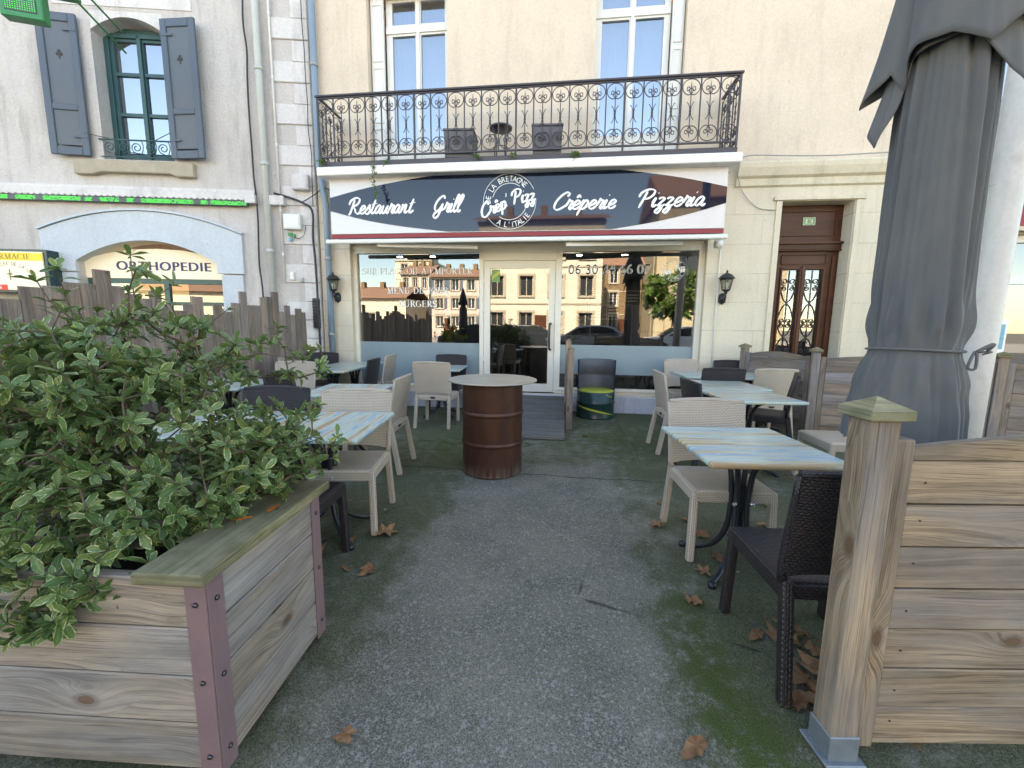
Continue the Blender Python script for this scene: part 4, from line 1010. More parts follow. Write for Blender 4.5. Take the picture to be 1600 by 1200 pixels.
w = MB(); w.tube([(-3.40, -.09, 4.26), (-3.0, .0, 4.20)], .006, 5); w.tube([(-2.14, -.10, 4.30), (-2.5, .0, 4.19)], .006, 5); w.build('shutter_stay', M['iron'], LB)
# shop opening: fascia board, frames, lit interior
w = MB(); w.prism([(-3.86, 2.10), (-1.56, 2.10), (-1.56, 2.40), (-1.9, 2.50), (-2.3, 2.57), (-2.7, 2.59), (-3.1, 2.57), (-3.5, 2.50), (-3.86, 2.40)], .18, .215); fb = w.build('fascia_board', M['sign_lit'], LB, fix=True)
w = MB(); add_text(w, 'ORTHOPEDIE', -3.36, -1.86, 2.235, .145, .176, bold=.009, space=1.12); w.build('fascia_lettering', M['navy'], fb)
w = MB(); gridwall(w, -3.86, -1.56, 0, 2.10, .20, .27, [(-3.76, -2.66, .5, 2.02), (-2.58, -1.66, .5, 1.66), (-2.58, -1.66, 1.72, 2.02)]); sfr = w.build('green_shop_frame', M['green_frame2'], LB, bevel=.005)
w = MB(); w.quad((-3.8, .235, .5), (-1.6, .235, .5), (-1.6, .235, 2.05), (-3.8, .235, 2.05)); w.build('shop_pane', M['glass_dark'], sfr)
w = MB(); w.quad((-3.8, .75, 0), (-2.62, .75, 0), (-2.62, .75, 2.4), (-3.8, .75, 2.4)); w.build('lit_back_wall', M['warm_room'], LB)
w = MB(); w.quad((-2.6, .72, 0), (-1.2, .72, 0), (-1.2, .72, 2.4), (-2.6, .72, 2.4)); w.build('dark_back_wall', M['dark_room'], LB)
w = MB(); gridwall(w, -8.1, -5.2, 0, 2.4, .2, .27, [(-8.0, -6.7, .3, 2.3), (-6.6, -5.3, .3, 2.3)]); f2 = w.build('green_shop_frame', M['green_frame2'], LB)
w = MB(); w.quad((-8.0, .235, .3), (-5.3, .235, .3), (-5.3, .235, 2.3), (-8.0, .235, 2.3)); w.build('shop_pane', M['glass_dark'], f2)
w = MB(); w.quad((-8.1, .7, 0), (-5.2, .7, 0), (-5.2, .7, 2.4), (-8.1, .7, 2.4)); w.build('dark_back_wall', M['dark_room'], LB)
def onL(x, y, z):       # left-building local -> world
    return Matrix.Translation((-4.13, 6.86, 0)) @ Matrix.Rotation(LA, 4, 'Z') @ Vector((x, y, z))
def Lthing(name, label, cat, loc, group=None): return thing(name, label, cat, onL(*loc), LA, group)
# green LED strip
t = Lthing('led_strip', 'lit green LED ticker strip running under the string course of the grey building', 'light strip', (-5.0, -.085, 3.285))
w = MB(); w.box((0, .01, 0), (7.9, .045, .075)); w.build('housing', M['screen_dark'], t, bevel=.004)
w = MB(); random.seed(4)
x = -3.9
while x < 3.9:
    L = random.choice((.12, .3, .55, .8))
    for i in range(int(L/.022)):
        for j in range(4):
            if random.random() < .86: w.box((x+i*.022+(j % 2)*.011, -.0145, -.024+j*.016), (.013, .004, .010), rnd=.5)
    x += L+random.choice((.03, .06, .1))
w.build('led_dots', M['green_led'], t)
# pharmacy lightbox
t = Lthing('pharmacy_lightbox', 'yellow and cream lit pharmacy box sign with a dark green case', 'sign', (-4.64, -.28, 1.84))
w = MB(); w.box((0, .13, .30), (1.22, .22, .66)); w.build('case', M['dark_green'], t, bevel=.006)
w = MB(); w.box((0, .012, .30), (1.12, .012, .58)); w.build('lit_face', M['sign_lit'], t)
w = MB(); w.box((0, .002, .515), (1.12, .006, .115)); w.build('yellow_band', M['sign_yellow'], t)
w = MB(); w.box((-.25, .002, .045), (.5, .006, .085)); w.build('red_band', M['sign_red'], t)
w = MB(); serif_text(w, 'PHARMACIE', -.30, .40, .475, .08, -.003); arc_text(w, 'DE LA VALLEE DE LA LOIRE', .06, -.02, .43, R(90), R(5.2), .055, .003, wsc=.8)
w.box((.06, .002, .24), (.014, .003, .16)); w.box((.06, .0018, .25), (.07, .003, .02)); w.build('sign_lettering', M['brown_letter'], t)
w = MB(); add_text(w, 'TIERS', -.42, -.08, .02, .05, -.003, bold=.004); w.build('red_band_lettering', M['white_vinyl'], t)
# green cross
t = thing('pharmacy_cross', 'green LED pharmacy cross hung from the grey facade at the top left', 'sign', (-6.10, 4.50, 5.22), R(24))
def plus(a, L, y0, y1, mb): mb.prism([(-a, -L), (a, -L), (a, -a), (L, -a), (L, a), (a, a), (a, L), (-a, L), (-a, a), (-L, a), (-L, -a), (-a, -a)], y0, y1)
w = MB(); plus(.19, .50, 0, .13, w); w.build('case', M['green_box'], t, fix=True, bevel=.01)
w = MB(); plus(.14, .44, -.006, -.001, w); w.build('screen', M['screen_dark'], t, fix=True)
w = MB()
for i in range(-21, 22):
    for j in range(-21, 22):
        x, z = i*.021, j*.021
        ins = (abs(x) < .135 and abs(z) < .435) or (abs(x) < .435 and abs(z) < .135)
        core = (abs(x) < .065 and abs(z) < .33) or (abs(x) < .33 and abs(z) < .065)
        if ins and not core and (i+j) % 1 == 0: w.box((x, -.008, z), (.008, .003, .008), rnd=.5)
w.build('led_dots', M['green_led'], t)
w = MB(); w.tube([(.40, .08, -.1), (.42, 1.20, -.12)], .012, 8); w.tube([(.40, .08, .1), (.42, 1.20, .12)], .012, 8); w.build('wall_bracket', M['green_box'], t)
# pipes and cables
def pipe_thing(name, label, cat, pts, r, mat, collars=(), group=None, n=10, cmat=None):
    o = thing(name, label, cat, tuple(pts[0]), 0, group); base = Vector(pts[0])
    w = MB(); w.tube([Vector(p)-base for p in pts], r, n); w.build('pipe' if r > .015 else 'cable', mat, o)
    for z in collars:
        P = [Vector(p) for p in pts]
        # find point at height z
        for i in range(len(P)-1):
            lo, hi = sorted((P[i].z, P[i+1].z))
            if lo <= z <= hi and hi-lo > 1e-4:
                t_ = (z-P[i].z)/(P[i+1].z-P[i].z); q = P[i].lerp(P[i+1], t_)-base; break
        else: continue
        w = MB(); w.tube([q+Vector((0, 0, -.03)), q+Vector((0, 0, .03))], r*1.18, n); w.build('collar', cmat or mat, o)
    return o
pipe_thing('drainpipe', 'pale grey drainpipe down the grey roughcast wall', 'drainpipe', [onL(-.74, -.09, .2), onL(-.74, -.09, 12.0)], .052, M['pipe_grey'], (1.4, 2.55, 3.9, 5.3), n=14)
pipe_thing('conduit', 'thin white conduit right of the pale grey drainpipe', 'pipe', [onL(-.56, -.05, 2.05), onL(-.56, -.05, 12.0)], .016, M['white_paint'], (2.5, 3.2, 4.2, 5.2, 6.1))
pipe_thing('drainpipe', 'blue-grey drainpipe at the left end of the balcony, zinc below the balcony slab', 'drainpipe', [(-3.93, 6.80, .2), (-3.93, 6.80, 3.3), (-4.02, 6.80, 3.9), (-4.02, 6.80, 12.0)], .05, M['blue_pipe'], (2.45, 1.2, 5.4), n=14, cmat=M['zinc'])
random.seed(12)
def wob(a, b, n=14, amp=.02):
    a, b = Vector(a), Vector(b); return [a.lerp(b, i/n)+Vector((random.uniform(-amp, amp), random.uniform(-amp*.1, 0), 0)) for i in range(n+1)]
pipe_thing('wall_cable', 'thick black cable hanging left of the pale grey drainpipe', 'cable', cr(wob(onL(-.93, -.05, 1.6), onL(-.93, -.05, 11), 26, .022), 3), .014, M['cable'], n=6)
pipe_thing('wall_cable', 'thin black cable down the quoins beside the blue-grey drainpipe', 'cable', cr(wob(onL(-.02, -.06, 3.3), onL(-.10, -.06, 11), 20, .02), 3), .007, M['cable'], n=6)
pipe_thing('wall_cable', 'bundle of black cable running down the corner between the two buildings', 'cable', cr([onL(-.62, -.12, 3.45), onL(-.45, -.07, 3.42), onL(-.20, -.09, 3.33), onL(-.04, -.09, 3.2), onL(-.06, -.06, 2.8), onL(-.04, -.06, 2.3), onL(-.03, -.06, 1.2), onL(-.03, -.05, .2)], 5), .017, M['cable'], n=7)
pipe_thing('wall_cable', 'black cable looping from the grey wall box to the balcony corner', 'cable', cr([onL(-.20, -.09, 3.33), onL(-.02, -.12, 3.42), (-3.95, 6.78, 3.55), (-3.8, 6.70, 3.50)], 5), .009, M['cable'], n=6)
pipe_thing('wall_cable', 'grey cable along the top of the cream cornice', 'cable', cr([(2.30, 6.72, 3.66), (2.5, 6.72, 3.80), (3.0, 6.76, 3.80), (3.6, 6.77, 3.785), (4.4, 6.77, 3.80), (5.3, 6.77, 3.80)], 6), .010, M['cable_grey'], n=6)
pipe_thing('wall_cable', 'thin cable sagging from the sign corner to the street door', 'cable', cr([(2.40, 6.80, 3.62), (2.52, 6.86, 3.35), (2.75, 6.88, 3.14), (2.98, 6.88, 3.10), (3.10, 6.89, 3.10)], 6), .006, M['cable_grey'], n=6)
pipe_thing('wall_cable', 'thin white conduit beside the right end of the shopfront', 'pipe', [(2.28, 6.875, .3), (2.28, 6.875, 3.35)], .010, M['white_paint'], n=6)
def wallbox(s, z, w_, h_, d_, label, mat='white_paint'):
    t = Lthing('junction_box', label, 'junction box', (-s, -.03, z), group='boxes fixed to the grey quoins')
    q = MB(); q.box((0, -d_/2, 0), (w_, d_, h_)); q.build('box_body', M[mat], t, bevel=.01, seg=2)
    q = MB(); q.box((0, -d_-.004, 0), (w_*.86, .010, h_*.86)); q.build('box_cover', M[mat], t, bevel=.004)
wallbox(.20, 3.64, .26, .24, .10, 'square grey-white junction box just above the cable knot on the quoins', 'roughcast_smooth')
wallbox(.36, 3.02, .27, .24, .10, 'white junction box with coloured connectors, below the string course')
wallbox(.43, 2.16, .07, .13, .04, 'small white doorbell box low on the quoins')
wallbox(.28, 2.10, .05, .08, .02, 'tiny dark square plate beside the small white box', 'zinc')
t = Lthing('telephone_block', 'black ribbed cable terminal fixed low at the corner of the grey building', 'terminal', (-.06, -.04, 1.55))
w = MB(); w.box((0, -.03, 0), (.10, .07, .50))
for k in range(9): w.box((0, -.07, -.2+k*.05), (.104, .02, .02))
w.build('terminal_body', M['cable'], t, bevel=.006)
t = Lthing('wire_connectors', 'green and blue plastic wire connectors hanging under the white junction box', 'connectors', (-.42, -.06, 2.78))
w = MB(); w.box((0, 0, .05), (.06, .04, .05)); w.box((.05, 0, .03), (.05, .04, .05)); w.build('green_connector', M['green_box'], t)
w = MB(); w.box((0, 0, -.03), (.045, .04, .05)); w.build('blue_connector', M['sky_paper'], t)
w = MB(); w.tube(cr([(.02, 0, .05), (.12, -.01, -.02), (.22, 0, .05), (.25, 0, .2)], 5), .005, 5); w.build('loop_wire', M['cable'], t)

# ------------------------------------------------------------------ right neighbour
NB = thing('neighbouring_house', 'cream house beyond the parasol with a maroon shop fascia and white shop window', 'building', (5.34, D, 0))
w = MB(); gridwall(w, 0, 8, 0, 12, 0, .4, [(.45, 3.6, .3, 2.72), (.35, 1.5, 3.85, 6.4), (4.2, 7.2, 0, 2.72), (3.6, 4.7, 3.85, 6.4)]); w.build('wall', M['ashlar_smooth'], NB)
w = MB()
for a in [((8, .4, 0), (8, 9, 0), (8, 9, 12), (8, .4, 12)), ((8, 9, 0), (0, 9, 0), (0, 9, 12), (8, 9, 12))]: w.quad(*a)
w.build('side_wall', M['stucco'], NB)
w = MB(); w.prism([(-.5, 12), (4.5, 13.8), (9.4, 12), (9.4, 12.15), (4.5, 14.0), (-.5, 12.12)], 0, 8.2, plane='yz'); w.build('roof', M['orange'], NB, fix=True)
w = MB(); w.box((4.1, -.04, 3.06), (7.6, .07, .50)); w.build('shop_fascia', M['maroon'], NB)
w = MB(); w.box((4.1, -.06, 2.77), (7.7, .11, .06)); w.box((4.1, -.07, 3.40), (7.7, .13, .10)); w.build('fascia_moulding', M['ashlar_smooth'], NB, bevel=.008)
w = MB(); gridwall(w, .45, 3.6, .3, 2.72, .1, .18, [(.55, 1.95, .4, 2.05), (.55, 1.95, 2.18, 2.62), (2.05, 3.5, .4, 2.05), (2.05, 3.5, 2.18, 2.62)]); f = w.build('shop_window_frame', M['white_paint'], NB, bevel=.005)
w = MB(); w.quad((.5, .14, .35), (3.55, .14, .35), (3.55, .14, 2.65), (.5, .14, 2.65)); w.build('shop_pane', M['glass_dark'], f)
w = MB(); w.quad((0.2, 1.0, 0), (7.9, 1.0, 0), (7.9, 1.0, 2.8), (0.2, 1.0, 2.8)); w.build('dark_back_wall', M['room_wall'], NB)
w = MB(); w.box((.90, .128, 1.26), (.27, .004, .58)); w.build('window_poster', M['white_vinyl'], f)
w = MB(); w.box((.90, .124, 1.30), (.21, .004, .36)); w.build('poster_picture', M['sky_paper'], f)
for (a, b) in ((.35, 1.5), (3.6, 4.7)):
    w = MB(); gridwall(w, a, b, 3.85, 6.4, .2, .26, [(a+.1, (a+b)/2-.04, 3.95, 6.3), ((a+b)/2+.04, b-.1, 3.95, 6.3)]); f = w.build('window', M['white_paint'], NB)
    w = MB(); w.quad((a+.1, .23, 3.9), (b-.1, .23, 3.9), (b-.1, .23, 6.3), (a+.1, .23, 6.3)); w.build('window_pane', M['glass_up'], f)
    w = MB(); w.quad((a, .39, 3.85), (b, .39, 3.85), (b, .39, 6.4), (a, .39, 6.4)); w.build('curtain', M['curtain'], f)
    w = MB(); w.box(((a+b)/2, -.12, 3.78), (b-a+.3, .28, .10)); bl = w.build('balcony', M['ashlar_smooth'], NB)
    w = MB(); w.tube([(a-.1, -.22, 4.75), (b+.1, -.22, 4.75)], .016, 6); w.tube([(a-.1, -.22, 3.95), (b+.1, -.22, 3.95)], .012, 6)
    for i in range(6):
        x = a+(b-a)*i/5; w.tube([(x, -.22, 3.85), (x, -.22, 4.75)], .008, 5)
        if i < 5:
            for z in (4.55, 4.15): curl(w, x+.06, z, .09, 1, 1, -.22, .008); curl(w, x+.17, z, .09, -1, -1, -.22, .008)
    w.build('iron_railing', M['iron'], bl)
pipe_thing('drainpipe', 'wide white drainpipe between the restaurant house and its right neighbour', 'drainpipe', [(5.49, 6.78, .2), (5.49, 6.78, 11.5)], .095, M['white_paint'], (1.8, 4.0), n=16)
# ------------------------------------------------------------------ terrace furniture
def make_chair(cname, label, mat, slot):
    t = thing(cname, label, 'chair')
    W2, SD0, SD1 = .245, -.22, .24
    w = MB()
    w.box((0, .015, .43), (.46, .44, .035), worlduv=True)                  # seat pan
    w.build('seat', mat, t, bevel=.012, seg=2)
    w = MB()
    for sx in (-1, 1): w.box((sx*.225, .01, .405), (.03, .42, .07), worlduv=True)
    w.box((0, .225, .405), (.42, .03, .07), worlduv=True); w.box((0, -.20, .405), (.42, .03, .06), worlduv=True)
    w.build('seat_apron', mat, t, bevel=.006)
    for sx in (-1, 1):
        w = MB(); P = []
        w.bar((sx*.222, .218, .44), (sx*.232, .235, 0), .042, .045, rnd=.5, upv=(0, 1, 0)); w.build('leg', mat, t, bevel=.008)
        w = MB(); w.bar((sx*.222, -.205, .45), (sx*.232, -.285, 0), .042, .048, rnd=.5, upv=(0, 1, 0)); w.build('leg', mat, t, bevel=.008)
    # curved back panel, reclined, slightly wrapped
    w = MB(); NX, NZ = 12, 8
    def P(i, j, d):
        u = i/NX*2-1; v = j/NZ; z = .49+.39*v; hw = .238+.010*v
        y = -.215-.075*v+.028*u*u*(.6+.4*v) + d; z2 = z+(.012*(1-u*u) if j == NZ else 0) + (.025*abs(u)**3*-1 if j == 0 else 0)
        return (u*hw, y, z2)
    for i in range(NX):
        for j in range(NZ):
            for d, fl in ((.013, True), (-.013, False)):
                q = [P(i, j, d), P(i+1, j, d), P(i+1, j+1, d), P(i, j+1, d)]; uv = [(a[0], a[2]) for a in q]
                if fl: q.reverse(); uv.reverse()
                w.quad(*q, rnd=.5, uv=uv, smooth=True)
    for i in range(NX):
        for j, fl in ((0, False), (NZ, True)):
            q = [P(i, j, .013), P(i, j, -.013), P(i+1, j, -.013), P(i+1, j, .013)]
            if fl: q.reverse()
            w.quad(*q)
    for j in range(NZ):
        for i, fl in ((0, True), (NX, False)):
            q = [P(i, j, .013), P(i, j+1, .013), P(i, j+1, -.013), P(i, j, -.013)]
            if fl: q.reverse()
            w.quad(*q)
    w.build('backrest', mat, t)
    w = MB()
    for sx in (-1, 1): w.tube([(sx*.232, -.195, .44), (sx*.236, -.197, .50), (sx*.241, -.222, .66), (sx*.246, -.25, .80), (sx*.248, -.262, .875)], [.019, .018, .016, .014, .013], 8)
    w.tube([P(i, NZ, 0) for i in range(NX+1)], .0155, 8)
    w.build('back_frame', mat, t)
    w = MB(); w.tube([(-.03, -.217, .415), (-.0, -.2175, .415), (.03, -.217, .415)], .012, 8); w.build('maker_plate', M['black_metal'], t)
    return t
def make_table(label, mat):
    t = thing('cafe_table', label, 'table')
    w = MB(); w.box((0, 0, .727), (.69, .77, .030), worlduv=True); w.build('tabletop', M[mat], t, bevel=.013, seg=3)
    for sx in (-1, 1):
        for sy in (-1, 1):
            w = MB(); k = .7071
            prof = [(.27, .705), (.20, .695), (.11, .66), (.065, .59), (.050, .50), (.045, .40), (.047, .30), (.065, .20), (.12, .10), (.22, .035), (.31, .022)]
            w.tube(cr([(sx*k*a, sy*k*a, z) for a, z in prof], 4), .0165, 8); w.lathe([(.022, 0), (.022, .025), (0, .03)], (sx*k*.31, sy*k*.31, 0), 10); w.build('leg', M['black_metal'], t)
    w = MB(); w.box((0, 0, .705), (.42, .05, .012)); w.box((0, 0, .7048), (.05, .42, .0118)); w.box((0, 0, .42), (.045, .045, .16)); w.build('top_bracket', M['black_metal'], t)
    for sx, sy in ((1, -1), (-1, -1), (1, 1), (-1, 1)):
        w = MB(); w.tube([(sx*.036, sy*.036, .40), (sx*.058, sy*.058, .40)], .010, 8); w.build('bolt', M['boltbright'], t)
    return t
cream0 = make_chair('wicker_chair', 'x', M['cream_wicker'], None); black0 = make_chair('wicker_chair', 'x', M['black_wicker'], None)
ta0 = make_table('x', 'top_a'); tb0 = make_table('x', 'top_b')
used = set()
def place(proto, x, y, deg, label, group):
    if proto.name not in used: o = proto; used.add(proto.name)
    else: o = copy_tree(proto)
    o.location = (x, y, 0); o.rotation_euler = (0, 0, R(deg)); o['label'] = label; o['group'] = group; return o
GC, GB, GT = 'cream wicker terrace chairs', 'black wicker terrace chairs', 'painted plank terrace tables'
# deg 0: sitter looks to +Y (away from camera, towards the restaurant)
place(ta0, 1.02, 2.455, 5, 'painted plank table nearest the wooden gatepost on the right, blue and tan streaks', GT)
place(ta0, 1.775, 4.30, 6, 'painted plank table in the middle of the right-hand row, pushed up to the one behind', GT)
place(ta0, 1.83, 5.08, 5, 'painted plank table joined to the far edge of the middle right-hand table', GT)
place(ta0, 1.93, 6.12, 3, 'painted plank table under the right end of the shop window', GT)
place(ta0, 2.66, 6.16, 3, 'painted plank table in the far right corner by the grey fence', GT)
place(tb0, -1.52, 2.50, 7, 'painted plank table nearest the planter on the left, blue and cream stripes', GT)
place(tb0, -2.24, 2.42, 7, 'painted plank table almost hidden behind the leafy shrub', GT)
place(tb0, -2.10, 3.90, 8, 'painted plank table second from the planter in the left-hand row', GT)
place(tb0, -3.32, 5.72, 4, 'painted plank table near the plank fence under the left lantern', GT)
place(tb0, -3.38, 6.47, 4, 'painted plank table against the cream wall under the left lantern', GT)
place(tb0, -1.86, 6.26, 4, 'painted plank table under the left shop window, behind the brown drum', GT)
place(tb0, -3.55, 4.05, 8, 'painted plank table between the leafy shrub and the plank fence', GT)
place(cream0, .99, 2.72, 184, 'cream wicker chair pushed in at the far side of the nearest right-hand table', GC)
place(cream0, 1.32, 4.88, -88, 'cream wicker chair seen from behind its side, left of the joined right-hand tables', GC)
place(cream0, 1.80, 6.50, 182, 'cream wicker chair against the frosted band of the right shop window', GC)
place(cream0, 2.55, 5.72, 4, 'cream wicker chair with its back to the joined tables, near the far right fence post', GC)
place(cream0, 2.45, 3.95, 92, 'cream wicker chair half hidden by the grey parasol, by the right fence', GC)
place(cream0, -1.48, 2.69, 190, 'cream wicker chair pushed in at the far side of the nearest left-hand table', GC)
place(cream0, -1.78, 3.82, 94, 'cream wicker chair on the barrel side of the second left-hand table', GC)
place(cream0, -1.73, 5.62, 0, 'cream wicker chair seen square from behind, just left of the brown drum', GC)
place(cream0, -3.72, 5.62, -60, 'cream wicker chair beside the end of the plank fence', GC)
place(cream0, -3.00, 6.42, 94, 'cream wicker chair with its side to the shop window, left of the frosted band', GC)
place(cream0, -3.35, 4.72, 188, 'cream wicker chair behind the shrub near the plank fence', GC)
place(black0, 1.06, 1.80, 3, 'black wicker chair with its back to the gatepost, nearest of all the chairs', GB)
place(black0, 1.44, 4.12, -86, 'black wicker chair half hidden behind the nearest cream chair on the right', GB)
place(black0, 1.93, 5.66, 2, 'black wicker chair between the joined tables and the far right table', GB)
place(black0, 2.52, 6.48, 181, 'black wicker chair against the cream wall left of the brown street door', GB)
place(black0, 2.28, 5.02, 66, 'black wicker chair turned at an angle on the fence side of the joined tables', GB)
place(black0, -1.50, 2.03, 5, 'black wicker chair right behind the planter, at the near side of the table', GB)
place(black0, -2.14, 2.68, 186, 'black wicker chair behind the shrub at the far side of the hidden table', GB)
place(black0, -2.58, 3.92, -84, 'black wicker chair on the fence side of the second left-hand table', GB)
place(black0, -3.93, 6.38, 200, 'black wicker chair in the corner below the pale grey drainpipe', GB)
place(black0, -2.93, 5.66, 96, 'black wicker chair seen from the side, left of the shop window frosted band', GB)
place(black0, -1.84, 6.50, 180, 'black wicker chair against the left shop window, behind the brown drum', GB)
# ------------------------------------------------------------------ drum table
t = thing('drum_table', 'rust brown steel drum with a round cream plate on top, used as a standing table', 'table', (-.66, 3.885, 0))
w = MB(); r = .282
prof = [(r-.02, 0), (r, .006), (r+.006, .014), (r, .024), (r, .028), (r, .06)]
for zc in (.30, .58): prof += [(r, zc-.05), (r, zc-.024), (r, zc-.020), (r+.010, zc-.008), (r+.010, zc+.008), (r, zc+.020), (r, zc+.024), (r, zc+.05)]
prof += [(r, .80), (r, .84), (r, .845), (r+.006, .855), (r, .865), (r-.02, .866)]
w.lathe(prof, n=64); w.build('drum', M['drum'], t)
w = MB(); w.lathe([(.40, .868), (.415, .872), (.415, .882), (.405, .886)], n=72); w.build('round_plate', M['plate'], t)
# barrel seat
t = thing('barrel_seat', 'dark green drum cut into a seat with yellow disc and grey curved back', 'seat', (.50, 6.56, 0), R(-4))
w = MB(); r = .285; prof = [(r-.02, 0), (r, .006), (r+.006, .014), (r, .024), (r, .22), (r+.010, .232), (r+.010, .248), (r, .26), (r, .40), (r-.01, .405)]
w.lathe(prof, n=56); w.build('drum_base', M['dark_green'], t)
w = MB(); w.lathe([(.0, .425), (.25, .425), (.272, .415), (.272, .4), (0, .4)], n=48); w.build('seat_disc', M['lime'], t)
w = MB(); A0, A1 = R(-12), R(192); rr = r
outer = [(rr, .41), (rr, .60), (rr+.010, .612), (rr+.010, .63), (rr, .642), (rr, .86), (rr+.008, .872), (rr-.006, .88), (rr-.016, .872), (rr-.016, .652), (rr-.006, .642), (rr-.006, .60), (rr-.016, .59), (rr-.016, .41)]
w.lathe(outer, n=40, a0=A0, a1=A1); w.build('curved_back', M['grey_plastic'], t)
w = MB(); rs = r+.002; N = 24   # sweeping yellow stripe and crescent on the front of the base
for i in range(N):
    def q(s, up_):
        a = R(-168)+R(150)*s; z = .20-.15*s+ (.030*sin(pi*min(max(s, 0), 1)) if up_ else 0); return (rs*cos(a), rs*sin(a), z)
    w.quad(q(i/N, 0), q((i+1)/N, 0), q((i+1)/N, 1), q(i/N, 1), smooth=True)
w.build('yellow_stripe', M['lime'], t); w = MB()
for i in range(12):
    def q(s, u_): a = R(-60)+R(26)*s; z = .395-.05*sin(pi*s*.55)-(.012 if u_ == 0 else 0); return (rs*cos(a), rs*sin(a), z)
    w.quad(q(i/12, 0), q((i+1)/12, 0), q((i+1)/12, 1), q(i/12, 1), smooth=True)
w.build('yellow_crescent', M['lime'], t)
# ramp and its side rail
t = thing('entrance_ramp', 'grey ribbed plank ramp rising to the glazed entrance door', 'ramp', (0, 0, 0))
w = MB(); N = 10; yA, yB = 5.03, 6.86; zA, zB = .025, .235
for i in range(N):
    y0_, y1_ = yA+(yB-yA)*i/N, yA+(yB-yA)*(i+1)/N-.006; za, zb = zA+(zB-zA)*i/N, zA+(zB-zA)*(i+1)/N
    w.bar((-1.08, (y0_+y1_)/2, (za+zb)/2), (.03, (y0_+y1_)/2, (za+zb)/2), y1_-y0_, .028, upv=(0, -(zb-za)/(y1_-y0_), 1))
    for k in range(6):
        yy = y0_+(k+.5)*(y1_-y0_)/6; zz = za+(zb-za)*(k+.5)/6; w.box((-.525, yy, zz+.0150), (1.108, .012, .006))
w.build('planks', M['ramp_wood'], t)
w = MB(); 
for x in (-1.05, .0): w.prism([(5.06, .001), (6.83, .001), (6.83, .205), (5.06, .012)], x-.02, x+.02, plane='yz')
w.build('stringers', M['ramp_wood'], t, fix=True)
t = thing('ramp_handrail', 'slim weathered timber screen seen edge-on beside the entrance ramp', 'railing', (.085, 5.60, 0), R(1.5))
def post_round(mb, x, y, z0, z1, wd): 
    mb.box((x, y, (z0+z1)/2), (wd, wd, z1-z0)); mb.lathe([(wd*.5, z1), (wd*.42, z1+.02), (wd*.2, z1+.032), (0, z1+.035)], (x, y, 0), 12)
w = MB(); post_round(w, 0, 0, 0, 1.08, .085); w.build('post', M['fence_near'], t, bevel=.006)
w = MB(); post_round(w, 0, .95, 0, 1.16, .085); w.build('post', M['fence_near'], t, bevel=.006)
w = MB()
for k in range(7): w.box((0, .475, .14+k*.13), (.028, .86, .124))
w.build('boards', M['fence_far'], t, bevel=.004)
